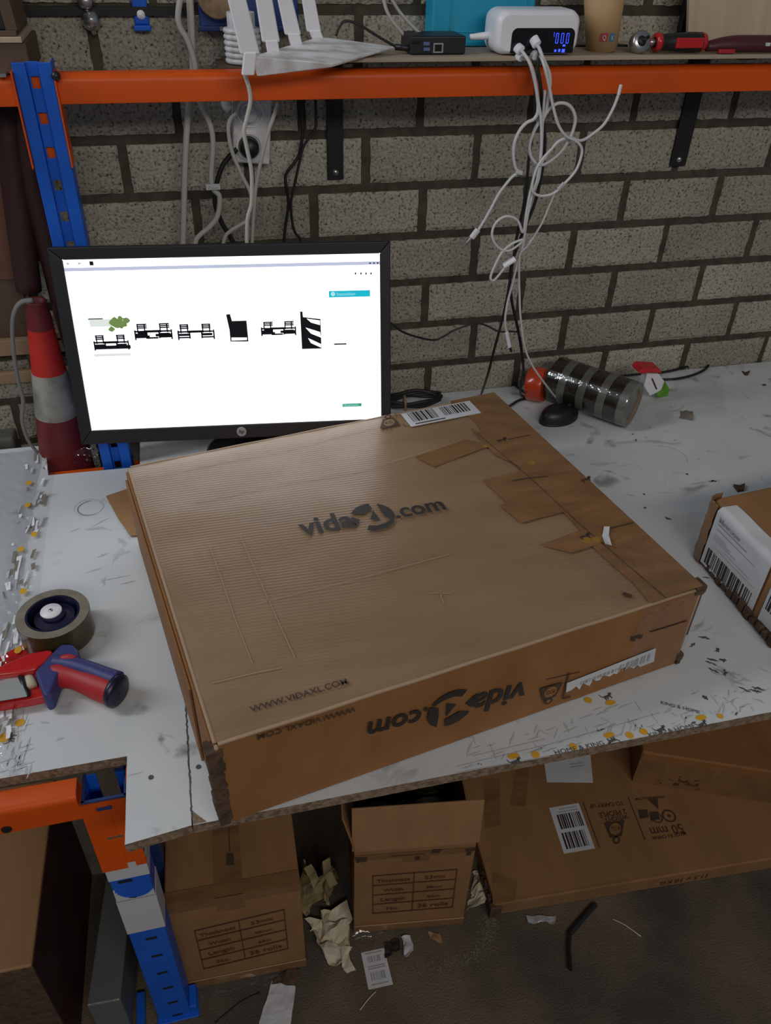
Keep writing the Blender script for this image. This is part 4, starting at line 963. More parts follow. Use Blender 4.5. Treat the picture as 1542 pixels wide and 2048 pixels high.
for pts in (((668, 1775), (655, 1748), (652, 1722)), ((640, 1790), (625, 1752), (615, 1735)), ((622, 1800), (640, 1770), (660, 1745))):
    Q = [at(px, py, Y=-.80) for px, py in pts]; Q = [q+V((0, .0, 0)) for q in Q]
    for i in range(2): tr_.quad(Q[i]+V((-.008, 0, 0)), Q[i]+V((.009, .006, 0)), Q[i+1]+V((.008, .004, .003)), Q[i+1]+V((-.007, 0, 0)))
tag(obj('tape_strip', tr_, 'amber', solid=.0006), 'stiff upright amber tape ends sticking out of the tape waste', 'tape waste')
crumple('paper_sheet', 'blank white paper strip on the floor at the bottom edge by the closed carton', 'paper', [(518, 2052), (580, 2062), (592, 1972), (545, 1963)], 'paper', F0, .006, 3.1)
PL = [at(737, 1980, Z=F0), at(786, 1969, Z=F0), at(768, 1896, Z=F0), at(722, 1906, Z=F0)]
t = thing('shipping_label', 'white barcode label lying flat on the floor before the open carton', 'label', PL[0])
m = MB(); m.hexa([p+V((0, 0, .0006)) for p in PL]+[p+V((0, 0, .0012)) for p in PL]); obj('label_sheet', m, 'paper', t)
fr = Frame(PL[0]+V((0, 0, .0014)), PL[1]+V((0, 0, .0014)), PL[3]+V((0, 0, .0014))); m = MB(); bars(m, fr, .2, .8, .2, .42, 5, .0001, 16); bars(m, fr, .2, .75, .68, .85, 6, .0001, 16)
for b in (.08, .5, .56, .92): fr.rect(m, .15, .85, b, b+.03, .0001)
obj('barcode', m, 'greyink', t)
crumple('paper_ball', 'small crumpled white label by the corner of the open carton', 'paper', [(812, 1916), (828, 1900), (822, 1872), (798, 1874)], 'paper', F0, .022, 4.2, 8, 8)
crumple('plastic_film', 'wrinkled dark clear film in front of the open carton', 'plastic film', [(700, 1905), (800, 1895), (795, 1860), (695, 1868)], 'film', F0, .03, 5.5, 16, 10, smooth=True)
crumple('dark_film', 'black plastic scrap between the floor label and the open carton', 'plastic scrap', [(770, 1918), (800, 1905), (798, 1880), (768, 1884)], 'black', F0, .012, 6.1, 8, 8)
crumple('cream_paper', 'cream paper wedged between the open carton and the flat carton', 'paper', [(935, 1822), (966, 1815), (962, 1740), (948, 1745)], 'cream', F0, .03, 7.7)
crumple('plastic_film', 'thin clear film under the closed carton by the blue upright', 'plastic film', [(400, 2000), (560, 1965), (590, 1940), (400, 1975)], 'film', F0, .014, 8.8, 16, 6, smooth=True)
crumple('cardboard_scrap', 'brown torn board scrap under the front corner of the closed carton', 'cardboard', [(545, 1968), (590, 1972), (600, 1935), (560, 1945)], 'card_torn', F0, .014, 9.1, 8, 6)
crumple('cardboard_scrap', 'small ginger board crumb at the foot of the open carton', 'cardboard', [(858, 1880), (885, 1890), (880, 1868), (856, 1866)], 'card_low', F0, .012, 9.9, 6, 6)
crumple('plastic_shred', 'pale plastic shreds by the front left corner of the flat carton', 'plastic scrap', [(1055, 1846), (1110, 1850), (1112, 1832), (1050, 1836)], 'filmsheet', F0, .012, 10.4, 12, 6)
sd = MB(); rr = random.Random(31)
trail = catmull([at(q[0], q[1], Z=F0) for q in ((830, 1938), (880, 1930), (930, 1920), (965, 1895), (978, 1865), (980, 1835))], 12)
for i in range(1100):
    p = trail[rr.randrange(len(trail))]+V((rr.gauss(0, .010), rr.gauss(0, .009), .0004)); s_ = rr.uniform(.0005, .0016); a = rr.uniform(0, 6)
    sd.add([p+V((s_*math.cos(a+k*2.1), s_*math.sin(a+k*2.1), rr.uniform(0, .0012))) for k in range(3)], [(0, 1, 2)])
tag(obj('sawdust', sd, 'sawdust'), 'pale curved trail of sawdust and crumbs on the dark floor', 'sawdust', kind='stuff')
bk = MB(); bk.tube([at(1192, 1808, Z=F0+.006), at(1168, 1835, Z=F0+.006), at(1140, 1868, Z=F0+.006), at(1138, 1900, Z=F0+.006), at(1141, 1940, Z=F0+.006)], .006, 6, 1, flat=.5); tag(obj('strap', bk, 'black'), 'bent black plastic strap on the floor in front of the flat carton', 'strap')
for i, (pts, lab) in enumerate(((((720, 2020), (735, 2000), (752, 1982)), 'pale stray thread curving away from the floor label'), ((1225, 1838), (1250, 1850), (1282, 1873)) and (((1225, 1838), (1250, 1850), (1282, 1873)), 'thin pale plastic sliver on the floor below the flat carton'),
                               (((430, 2046), (480, 2005), (520, 1985)), 'thin dark thread on the floor below the closed carton'))):
    m = MB(); m.tube([at(*q, Z=F0+.0018) for q in pts], .0012, 5, 4); tag(obj('thread', m, 'cream' if i < 2 else 'black', smooth=True), lab, 'thread')

# ================================================================== things on the bench, right side
# wrapped pack of brown tape rolls lying on its side
A_ = V((.797, -.078, .0535)); B_ = V((.919, -.228, .0535)); ax = (B_-A_).normalized(); Ln = (B_-A_).length
t = thing('tape_roll_pack', 'shrink wrapped row of brown tape rolls lying on its side by the brick wall', 'tape rolls', ((A_+B_)/2).xy.to_3d())
X = T(*A_) @ align(ax); r = .052; wr = Ln/4
for k in range(4):
    m = MB(); z0 = wr*k; pr_ = [(.038, z0+.0008), (r, z0+.0008), (r, z0+wr*.60), (r, z0+wr-.0008), (.038, z0+wr-.0008)]
    m.lathe(pr_, 56, X, mis=[1, 2, 1, 1, 0], closed=True); obj('tape_roll', m, ['card_low', 'tapegrey', 'tapebrown'], t)
    m = MB(); m.lathe([(.0362, z0+.001), (.0378, z0+.001), (.0378, z0+wr-.001), (.0362, z0+wr-.001)], 32, X, closed=True); obj('core', m, 'card_low', t)
m = MB()
def wrapf(a, b):
    th = 2*math.pi*a; z = -.001+(Ln+.002)*b; rr_ = r+.0008+.0005*math.sin(9*th+b*14)*math.sin(b*23+th*2)
    return X @ V((rr_*math.cos(th), rr_*math.sin(th), z))
m.grid(wrapf, 64, 20)
for zc, s_ in ((-.001, -1), (Ln+.001, 1)):
    def cap(a, b, zc=zc, s_=s_):
        th = 2*math.pi*a; q = r*(1-b*.82)+.0006; return X @ V((q*math.cos(th), q*math.sin(th), zc+s_*(.002*math.sin(b*3)+.0012*math.sin(7*th))))
    m.grid(cap, 64, 8)
obj('shrink_film', m, 'film', t, smooth=True)
m = MB(); m.lathe([(0, Ln-.004), (.037, Ln-.004)], 32, X); obj('end_card', m, 'tapegrey', t)
# orange-red tape roll end behind it
t = thing('red_tape_roll', 'orange red tape roll standing by the wall left of the wrapped rolls', 'tape roll', at(1076, 786, Z=0))
c = at(1077, 752, Y=-.075); axr = V((.75, -.62, .12)).normalized(); X = T(c.x, c.y, .0405) @ align(axr)
m = MB(); m.lathe([(.016, -.020), (.038, -.020), (.0395, -.018), (.0395, .018), (.038, .020), (.016, .020)], 40, X, closed=True); obj('tape_winding', m, 'orangered', t, smooth=False, bevel=.002)
m = MB(); m.lathe([(.0135, -.0195), (.0160, -.0195), (.0160, .0195), (.0135, .0195)], 30, X, closed=True); m.lathe([(0, -.002), (.0135, -.002)], 20, X); obj('core', m, 'orangered', t)
# computer mouse
c = at(1117, 838, Z=.0); t = thing('computer_mouse', 'black computer mouse on the bench in front of the wrapped rolls', 'mouse', (c.x, c.y, 0))
Xm = T(c.x, c.y, 0) @ RZ(-1.257)
m = MB()
def mouse(a, b):
    th = 2*math.pi*a; ph = b*math.pi/2; x = .030*math.cos(th)*math.cos(ph)**.75*(1+.06*math.cos(2*th)); y = .053*math.sin(th)*math.cos(ph)**.75
    z = .004+.030*math.sin(ph)**.85*(1-.22*(y/.053))
    return Xm @ V((x, y, z))
m.grid(mouse, 40, 14); m.prism([(.030*math.cos(q)*(1+.06*math.cos(2*q)), .053*math.sin(q)) for q in [i*math.pi/20 for i in range(40)]], (.0008, .0042), Xm); obj('shell', m, 'black', t, smooth=True)
m = MB(); m.lathe([(0, -.003), (.008, -.003), (.0095, -.001), (.0095, .001), (.008, .003), (0, .003)], 18, Xm @ T(0, .028, .0235) @ RY(1.57)); obj('scroll_wheel', m, 'blackmetal', t, smooth=True)
m = MB(); m.tube([Xm @ V(p) for p in ((0, .0525, .0105), (0, .045, .0195), (0, .034, .0258), (0, .020, .0307))], .0006, 5, 3); obj('button_gap', m, 'hole', t)
# small dispenser in a clear bag
c = at(1305, 792, Z=0); t = thing('tape_dispenser', 'small white tape dispenser with red top and green end in a clear bag', 'tape dispenser', (c.x, c.y, 0))
def vp(px, py, Y=-.145): return at(px, py, Y=Y)
def slab(pts, y0, y1, zmin=None):
    m = MB(); n = len(pts); f = [at(*p, Y=y0) for p in pts]
    if zmin is not None: f = [V((p.x, p.y, max(p.z, zmin))) for p in f]
    bk_ = [V((p.x, y1, p.z)) for p in f]; m.v = f+bk_; m.f = [tuple(range(n)), tuple(n+i for i in reversed(range(n)))]+[((i+1) % n, i, n+i, n+(i+1) % n) for i in range(n)]; m.mi = [0]*len(m.f); return m
obj('body', slab([(1294, 748), (1318, 748), (1333, 768), (1322, 782), (1300, 792), (1288, 772)], -.138, -.115, .002), 'wplas', t, bevel=.002)
obj('red_cover', slab([(1277, 745), (1287, 736), (1320, 738), (1324, 747), (1300, 745), (1283, 749)], -.145, -.108, .002), 'redp', t, bevel=.002)
obj('green_end', slab([(1332, 765), (1340, 780), (1336, 793), (1318, 796), (1314, 790), (1326, 782)], -.145, -.112, .002), 'greenp', t, bevel=.002)
m = MB(); q0, q1 = at(1304, 757, Y=-.1385), at(1313, 778, Y=-.1385); m.tube([q0, q1], .0018, 6, 1); obj('blade', m, 'maroon2', t)
fb = MB()
def bag(a, b):
    th = math.pi*a; yy = -.150+.075*b; cx_ = (at(1316, 770, Y=-.13)).x; x = cx_+.058*math.cos(math.pi-th)*(1-.2*b)+.02*b; z = .004+.060*math.sin(th)*(1-.35*b)+nz((x, yy, 3), 40)*.004
    return V((x, yy, max(z, .001)))
fb.grid(bag, 28, 10); obj('clear_bag', fb, 'film', t, smooth=True)
crumple('plastic_film', 'crinkled clear film spread on the bench right of the wrapped rolls', 'plastic film', [(1335, 830), (1455, 836), (1440, 752), (1345, 762)], 'film', 0.0, .016, 11.3, 24, 14, smooth=True)
crumple('plastic_film', 'flat clear film scrap on the bench in front of the wrapped rolls end', 'plastic film', [(1265, 866), (1350, 848), (1340, 800), (1285, 800)], 'film', 0.0, .010, 12.9, 14, 8, smooth=True)
crumple('glue_blob', 'small tan dried glue blob at the rim of the clear film on the bench', 'glue blob', [(1358, 838), (1384, 842), (1386, 826), (1360, 824)], 'tapeclear', 0.0, .012, 13.2, 8, 8, smooth=True)
m = MB(); m.box(-.004, .004, -.0025, .0025, .0004, .003, X=T(*at(1528, 771, Z=0)) @ RZ(.1)); tag(obj('metal_clip', m, 'darkink'), 'tiny dark clip lying near the right edge of the bench by the wall', 'clip')
m = MB(); P = [at(*q, Z=.002) for q in ((1484, 742), (1490, 750), (1500, 742), (1496, 750), (1490, 746))]; m.prism([(p.x, p.y) for p in (P[0], P[1], P[3], P[2], P[4])], (.0005, .004)); tag(obj('wood_chip', m, 'card_torn'), 'little brown chip on the bench beneath the bricks at far right', 'chip')
m = MB(); P = [at(*q, Z=.001) for q in ((1466, 972), (1475, 984), (1487, 982), (1489, 970), (1478, 974))]; m.prism([(p.x, p.y) for p in P], (.0005, .006)); tag(obj('cardboard_scrap', m, 'card_torn'), 'small torn brown scrap behind the taped box at the right edge', 'cardboard')
# taped brown box at the right edge
t = thing('taped_parcel', 'battered brown taped parcel with a white address label at the right edge', 'parcel', (.95, -.82, 0))
hb = .128; outl = [(.838, -.6645), (.828, -.667), (.8228, -.676), (.8215, -.690), (.8287, -.835), (.840, -.960), (1.20, -.985), (1.20, -.628)]
m = MB(); n = len(outl)
m.v = [V((x, y, .0008)) for x, y in outl]+[V((x+.002, y+.002, hb-.006)) for x, y in outl]+[V((x+(.006 if x < .9 else 0), y-(.004 if y > -.67 else 0), hb)) for x, y in outl]
for k in range(2):
    for i in range(n): j = (i+1) % n; m.f.append((k*n+i, k*n+j, (k+1)*n+j, (k+1)*n+i))
m.f += [tuple(reversed(range(n))), tuple(2*n+i for i in range(n))]; m.mi = [0]*len(m.f)
bmh = MB(); bmh.v = m.v; bmh.f = [tuple(reversed(f)) for f in m.f]; bmh.mi = m.mi
obj('carton', bmh, 'card_dark', t, bevel=.004)
m = MB()
def tw(a, b):
    i = a*4; k = min(int(i), 3); f_ = i-k; L2 = [(.850, -.6625), (.836, -.6635), (.8265, -.667), (.8218, -.676), (.8205, -.694)]
    p = V(L2[k]).lerp(V(L2[k+1]), f_); z = .003+(hb+.001)*b; w_ = abs(nz((p.x, p.y*3, z), 70))*.0026+.0006*(1+math.sin(b*26+a*7))
    return V((p.x-.0018-w_, p.y+.0018+w_*.5, z))
m.grid(tw, 28, 16); obj('creased_tape', m, 'tape', t, smooth=True, solid=.0006)
m = MB(); rr = random.Random(17)
for k in range(14):
    y = -.680-.0165*k; m.box(.8195, .8300, y-.008, y+.006, .0006+rr.uniform(0, .004), .008+rr.uniform(.004, .016))
obj('crushed_base', m, 'card_torn', t, bevel=.002)
lbY0, lbY1 = -.694, -.835
def lx_(y): return .8215+.04966*(-.69-y) - .0026
m = MB()
def lab(a, b):
    y = lbY0+(lbY1-lbY0)*a; z = .010+.150*b
    top = hb+.0008
    if z <= top-.004: return V((lx_(y)-.0005, y, z))
    e = (z-top+.004); return V((lx_(y)+.002+e*.9, y, top+.0004+.0010*math.sin(a*9)))
m.grid(lab, 10, 24); lo = obj('address_label', m, 'paper', t, smooth=True)
fr = Frame(V((lx_(lbY0)-.0009, lbY0, .010)), V((lx_(lbY1)-.0009, lbY1, .010)), V((lx_(lbY0)-.0009, lbY0, hb-.004)))
m = MB(); bars(m, fr, .06, .92, .05, .34, 7, .0002, 40); obj('barcode', m, 'ink', lo)
m = MB()
for b, a0, a1, h_ in ((.80, .08, .62, .022), (.72, .08, .80, .014), (.62, .08, .30, .010), (.58, .08, .40, .010), (.54, .08, .52, .010), (.48, .3, .8, .008), (.42, .2, .9, .008)): fr.rect(m, a0, a1, b, b+h_, .0002)
m.text('Mevrouw', fr.p(.08, .85, .0002), fr.p(.48, .85, .0002), fr.v, 1.0, .01); obj('label_text', m, 'greyink', lo)
m = MB(); fr2 = Frame(V((.8275, -.850, .018)), V((.8325, -.905, .018)), V((.8275, -.850, .095))); fr2.rect(m, 0, 1, 0, 1, .0008); lo = obj('second_label', m, 'paper', t)
m = MB(); bars(m, fr2, .1, .8, .35, .9, 18, .0012, 14); obj('barcode', m, 'ink', lo)
m = MB(); fr3 = Frame(V((.850, -.850, hb+.001)), V((.850, -.96, hb+.001)), V((1.1, -.850, hb+.001))); fr3.rect(m, 0, 1, 0, 1, .0003); obj('brown_tape', m, 'tape', t)
crumple('plastic_film', 'loose end of clear tape on the bench left of the taped parcel', 'plastic film', [(1350, 1072), (1398, 1060), (1408, 1022), (1335, 1036)], 'film', 0.0, .010, 14.2, 14, 8, smooth=True)
# pen-thin cable coil and black loop on the bench
m = MB(); P = [at(*q, Z=.004) for q in ((1296, 748), (1340, 742), (1385, 730), (1410, 722), (1417, 730), (1405, 742), (1380, 752), (1350, 758), (1318, 759))]; m.tube(P, .0032, 8, 5); tag(obj('power_cable', m, 'bcable', smooth=True), 'black cable loop lying by the wall right of the tape dispenser', 'cable')
m = MB(); P = [at(*q, Z=.0045) for q in ((1145, 700), (1190, 718), (1235, 735), (1275, 742))]; P = [V((p.x, min(p.y, -.012), p.z)) for p in P]; m.tube(P, .0028, 8, 5); tag(obj('power_cable', m, 'bcable', smooth=True), 'black cable running along the wall behind the wrapped rolls', 'cable')
t = thing('coiled_cable', 'coiled black cable with a tan tie beside the monitor', 'cable', at(830, 806, Z=0))
m = MB(); c = at(828, 808, Z=0); pts = []
for i in range(80):
    a = i/80*2*math.pi*3.5; pts.append(V((c.x+.062*math.cos(a)*(1+.05*math.sin(i)), c.y+.026*math.sin(a), .006+.014*(i/80)+.002*math.sin(i*1.3))))
m.tube(pts, .0042, 8, 2); obj('cord', m, 'bcable', t, smooth=True)
m = MB(); m.tube([V((c.x-.030, c.y-.040, .004)), V((c.x-.030, c.y-.032, .026)), V((c.x-.026, c.y-.010, .030)), V((c.x-.026, c.y+.004, .006))], .0025, 6, 4); obj('cable_tie', m, 'wood', t, smooth=True)
m = MB(); P = [at(*q, Z=.004) for q in ((1020, 812), (1040, 800), (1065, 795), (1090, 792), (1055, 788), (1030, 770))]; m.tube(P, .0030, 8, 5); tag(obj('power_cable', m, 'bcable', smooth=True), 'short black cable tangle on the bench below the hanging leads', 'cable')
crumple('amber_tape_bit', 'tiny amber tape bit at the wall left of the hanging leads', 'tape waste', [(948, 778), (975, 774), (972, 764), (950, 768)], 'amber', 0.0, .02, 15.5, 6, 6)

# ================================================================== tape gun at the left
t = thing('tape_gun', 'red and blue hand tape gun loaded with a clear tape roll on the bench left', 'tape gun', (-.268, -.66, 0))
rc = V((-.268, -.6385, 0)); X = T(rc.x, rc.y, .006)
m = MB(); m.lathe([(.0395, 0), (.0540, 0), (.0540, .046), (.0395, .046)], 64, X, mis=[0, 1, 0, 1], closed=True); rl = obj('tape_roll', m, ['tapeclear', 'tapeolive'], t, bevel=.0012)
m = MB(); m.lathe([(.0365, .0), (.0395, .0), (.0395, .0455), (.0365, .0455)], 48, X, closed=True); m.lathe([(0, .003), (.0365, .003)], 40, X); obj('core', m, 'navy', rl)
m = MB(); m.lathe([(0, .012), (.030, .012), (.032, .020), (.030, .034), (.018, .036), (.017, .040), (0, .040)], 32, X @ T(0, .004, 0)); 
for k in range(5): m.box(.012, .0355, -.0015, .0015, .006, .026, X=X @ RZ(k*1.2566))
obj('hub_wheel', m, 'navy', t)
m = MB(); m.lathe([(.0022, .0425), (.0155, .0425), (.0162, .041), (.0150, .0385)], 36, X @ T(-.004, .010, 0)); obj('hub_washer', m, 'wplas', t, smooth=True)
m = MB(); m.lathe([(0, .0435), (.003, .0435), (.0034, .042)], 12, X @ T(-.004, .010, 0)); obj('hub_bolt', m, 'steel', t, smooth=True)
def g(px, py, z): return at(px, py, Z=z)
def plate(pts, z, th):
    P = [g(*p, z) for p in pts]; m = MB(); n = len(P); m.v = [p.copy() for p in P]+[V((p.x, p.y, z-th)) for p in P]
    m.f = [tuple(range(n)), tuple(n+i for i in reversed(range(n)))]+[((i+1) % n, i, n+i, n+(i+1) % n) for i in range(n)]
    m.mi = [0]*len(m.f); return m
obj('side_plate', plate([(-60, 1420), (0, 1408), (84, 1392), (84, 1360), (125, 1300), (150, 1270), (120, 1235), (60, 1280), (-60, 1345)], .0045, .0035), 'red', t, bevel=.0008)
obj('frame_bar', plate([(-60, 1372), (0, 1349), (40, 1344), (70, 1338), (90, 1322), (108, 1302), (98, 1297), (60, 1304), (0, 1330), (-60, 1352)], .041, .014), 'red', t, bevel=.005)
obj('frame_bar', plate([(-60, 1418), (0, 1409), (60, 1399), (90, 1392), (86, 1368), (57, 1374), (60, 1388), (0, 1401), (-60, 1410)], .021, .016), 'red', t, bevel=.003)
obj('steel_guard', plate([(-70, 1410), (0, 1401), (54, 1392), (35, 1342), (0, 1347), (-70, 1372)], .031, .0012), 'galv', t)
m = MB(); m.tube([g(38, 1343, .033), g(55, 1392, .024)], .0040, 8, 1); obj('pressure_wire', m, 'black', t, smooth=True)
m = MB(); m.tube([g(56, 1350, .026), g(64, 1374, .024)], .0075, 10, 1); obj('tension_roller', m, 'cream', t, smooth=True)
# knuckle guard: broad curved shield between frame and grip, with its round lobe
obj('knuckle_guard', plate([(68, 1342), (78, 1370), (87, 1392), (101, 1386), (107, 1368), (114, 1350), (130, 1334), (150, 1326), (159, 1312), (156, 1297), (144, 1287), (122, 1286), (104, 1304), (85, 1325)], .043, .036), 'bluerub', t, bevel=.006)
# grip
gp = [g(104, 1348, .026), g(125, 1350, .026), g(150, 1355, .0262), g(180, 1365, .0255), g(205, 1375, .0250), g(233, 1385, .0250)]
m = MB(); m.tube(gp, lambda q: .0165+.0022*math.sin(q*10.0)*(1-q)+.0048*q, 20, 6); gr = obj('grip', m, 'redrub', t, smooth=True)
gs = [p+V((.004, .0110, .0110)) for p in gp]; m = MB(); m.tube(gs, lambda q: .0115+.0028*q, 16, 6); obj('grip_inlay', m, 'bluerub', gr, smooth=True)
gs = [p+V((.006, .0185, .0085)) for p in gp[1:5]]; m = MB(); m.tube(gs, lambda q: .0052*(1-abs(2*q-1)**3)+.0006, 10, 6); obj('grip_inlay', m, 'redrub', gr, smooth=True)
dr = (gp[-1]-gp[-2]).normalized(); m = MB(); m.lathe([(0, .004), (.019, .003), (.0248, -.001), (.0248, -.007), (.021, -.010)], 30, T(*(gp[-1]+dr*.004+V((0, .002, .0012)))) @ align(dr)); obj('grip_cap', m, 'navy', t, smooth=True)
m = MB(); m.tube([g(124, 1318, .044), g(138, 1316, .046), g(150, 1320, .043)], .0060, 10, 4); obj('thumb_rest', m, 'redrub', t, smooth=True)

# bubble film sheet over the left end with a shiny taped rim
SH = [(86, 897), (80, 930), (72, 965), (66, 1000), (60, 1040), (52, 1090), (45, 1140), (38, 1190), (28, 1250), (18, 1310), (8, 1370), (0, 1420), (-8, 1480), (-14, 1560)]
t = thing('bubble_film', 'sheet of clear bubble film covering the left end of the bench', 'plastic film', (-.55, -.5, 0))
m = MB(); rimp = [at(*q, Z=.003) for q in SH]
def sheet(a, b):
    i = b*(len(rimp)-1); k = min(int(i), len(rimp)-2); p = rimp[k].lerp(rimp[k+1], i-k); q = V((-.74, p.y, .003)); r_ = q.lerp(p, a)
    return V((r_.x, r_.y, .0022+abs(nz((r_.x, r_.y, 0), 14))*.004+.0012*math.sin(r_.x*190)*math.sin(r_.y*190)))
m.grid(sheet, 60, 130); obj('film', m, 'filmsheet', t, smooth=True)
m = MB()
def rimt(a, b):
    i = b*(len(rimp)-1); k = min(int(i), len(rimp)-2); p = rimp[k].lerp(rimp[k+1], i-k); x = p.x-.030+.062*a
    return V((x, p.y, .0016+abs(nz((x*2.4, p.y, 5), 42))*.006*(1-abs(2*a-1)**2)+.0025*(1-abs(2*a-1))))
m.grid(rimt, 14, 150); obj('taped_rim', m, 'film', t, smooth=False)
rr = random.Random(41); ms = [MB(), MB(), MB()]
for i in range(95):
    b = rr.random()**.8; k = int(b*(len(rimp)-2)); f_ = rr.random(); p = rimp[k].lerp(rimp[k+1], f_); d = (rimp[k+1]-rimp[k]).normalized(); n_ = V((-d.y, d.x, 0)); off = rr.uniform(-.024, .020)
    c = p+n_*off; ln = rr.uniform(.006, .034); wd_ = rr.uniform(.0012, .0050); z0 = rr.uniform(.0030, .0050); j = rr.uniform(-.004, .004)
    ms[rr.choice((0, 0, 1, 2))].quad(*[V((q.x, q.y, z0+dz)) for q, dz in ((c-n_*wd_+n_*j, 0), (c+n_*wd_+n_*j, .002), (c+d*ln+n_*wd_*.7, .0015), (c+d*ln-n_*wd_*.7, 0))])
obj_each('painted_glint', ms[0], 'wplas', t); obj_each('grey_streak', ms[1], 'scuff', t); obj_each('dark_streak', ms[2], 'tapeclear', t)  # white strips paint the glints on the film rim, grey and tan its streaks
m = MB()
for px, py in ((55, 1010), (42, 1098), (68, 1068), (46, 1182), (36, 1300), (58, 965)): m = MB(); c = at(px, py, Z=.0072); m.lathe([(0, 0), (.0055, 0)], 14, T(*c) @ Matrix.Diagonal((1, 1.3, 1, 1))); obj('yellow_dot', m, 'yellow', t)
crumple('plastic_film', 'crumpled clear film hanging over the bench edge beside the rear blue post', 'plastic film', [(150, 938), (222, 930), (212, 905), (140, 915)], 'film', .0, .035, 16.6, 18, 12, smooth=True)
crumple('plastic_film', 'dark crinkled film end hanging at the front left bench edge', 'plastic film', [(0, 1600), (40, 1590), (32, 1550), (-10, 1560)], 'film', -.02, .02, 17.7, 12, 8, smooth=True)

# ================================================================== left background: cone, sheets, pallets
c = at(128, 890, Y=-.075); cz = -.16; cb = V((at(118, 760, Y=-.09).x+.001, -.078, 0))
t = thing('traffic_cone', 'red and white traffic cone standing behind the bench left of the monitor', 'traffic cone', (cb.x, cb.y, cz))
ztip = at(65, 600, Y=-.078).z; apex = V((at(66, 600, Y=-.078).x+.004, -.078, ztip)); bot = V((at(128, 895, Y=-.078).x, -.078, .01))
axis = (apex-bot).normalized(); Lc = (apex-bot).length; Xc = T(*bot) @ align(axis)
def rad(z): return .048-(.048-.0185)*z/Lc
zb1 = (at(105, 825, Y=-.078)-bot).dot(axis); zb2 = (at(95, 742, Y=-.078)-bot).dot(axis); zb3 = (at(75, 655, Y=-.078)-bot).dot(axis)
def seg(z0, z1, e=0.0):
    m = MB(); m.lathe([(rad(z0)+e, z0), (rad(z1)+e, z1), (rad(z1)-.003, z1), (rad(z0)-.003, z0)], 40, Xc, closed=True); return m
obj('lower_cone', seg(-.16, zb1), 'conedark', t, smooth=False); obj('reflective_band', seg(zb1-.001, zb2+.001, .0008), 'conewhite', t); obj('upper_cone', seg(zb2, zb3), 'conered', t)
m = MB(); m.lathe([(rad(zb3), zb3), (rad(zb3)-.0002, zb3+.02), (.0185, Lc-.006), (.0200, Lc-.002), (.0175, Lc), (.0135, Lc-.002), (.0135, Lc-.05)], 32, Xc); obj('cone_tip', m, 'conedark', t, smooth=True)
m = MB(); m.box(-.07, .07, -.066, .066, -.172, -.160, X=Xc); obj('cone_base', m, 'conedark', t, bevel=.004)
m = MB(); m.tube([at(*q, Y=-.13) for q in ((66, 600), (40, 606), (26, 635), (26, 690), (34, 750), (46, 800), (44, 840), (56, 880), (75, 905))], .0050, 8, 5, flat=.6); tag(obj('grey_hose', m, 'ghose', smooth=True), 'thin grey hose draped from the tip of the traffic cone', 'hose')
t = thing('storage_bin', 'grimy grey bin standing on the floor behind the left bench end', 'bin', (-.42, -.14, F0))
m = MB(); m.box(-.66, -.226, -.115, -.004, F0+.0008, -.176); obj('bin_body', m, 'greygrime', t, bevel=.008)
m = MB(); m.box(-.67, -.40, -.052, -.006, -.1755, .020); obj('bin_lid', m, 'greygrime', t, bevel=.006)
# maroon sheet roll and brown board leaning beside the rear post
def lean(name, label, cat, quad, Yt, Yb, th, mtl, part=None):
    P = [at(*quad[0], Y=Yb), at(*quad[1], Y=Yb), at(*quad[2], Y=Yt), at(*quad[3], Y=Yt)]; m = MB()
    m.hexa([P[0], P[1], P[1]+V((0, th, 0)), P[0]+V((0, th, 0)), P[3], P[2], P[2]+V((0, th, 0)), P[3]+V((0, th, 0))]); return tag(obj(name, m, mtl, bevel=.003), label, cat)
m = MB(); P = [at(*q, Y=-.034) for q in ((45, 205), (62, 350), (96, 480), (138, 650), (178, 770), (214, 890))]; m.tube(P+[P[-1]+V((.0, 0, -.1))], .0225, 14, 5); tag(obj('maroon_roll', m, 'maroon', smooth=True), 'dark maroon sheeting roll leaning beside the rear blue post', 'roll')
m = MB(); P = [at(*q, Y=-.036) for q in ((12, 205), (28, 350), (44, 480), (58, 580))]; m.tube(P, .0235, 14, 5); tag(obj('maroon_roll', m, 'maroon', smooth=True), 'leftmost dark maroon sheeting roll hanging behind the traffic cone', 'roll')
lean('brown_board', 'brown board edge standing at the left edge above the traffic cone', 'board', [(-120, 560), (34, 560), (6, 310), (-120, 310)], -.0105, -.0105, .0035, 'boardred')
lean('dark_board', 'dark brown board behind the traffic cone at the left edge', 'board', [(-160, 700), (60, 700), (8, 200), (-160, 200)], -.0065, -.0065, .003, 'woodbrown')
t = thing('wooden_pallet', 'pale wooden pallet standing against the wall behind the traffic cone', 'pallet', (-.45, -.03, at(20, 800, Y=-.03).z))
for py0, py1 in ((683, 714), (748, 770)):
    m = MB(); z1 = at(10, py0, Y=-.03).z; z0 = at(10, py1, Y=-.03).z; m.box(-.75, -.255, -.028, -.012, z0, z1); obj('slat', m, 'wood', t, bevel=.002)
m = MB(); z1 = at(118, 665, Y=-.03).z; z0 = at(118, 683, Y=-.03).z; m.box(-.31, -.24, -.028, -.012, z0, z1); obj('slat', m, 'wood', t, bevel=.002)
for x in (-.70, -.50, -.32):
    m = MB(); m.box(x-.02, x+.02, -.012, -.002, at(20, 800, Y=-.03).z, at(20, 660, Y=-.03).z); obj('batten', m, 'woodbrown', t)
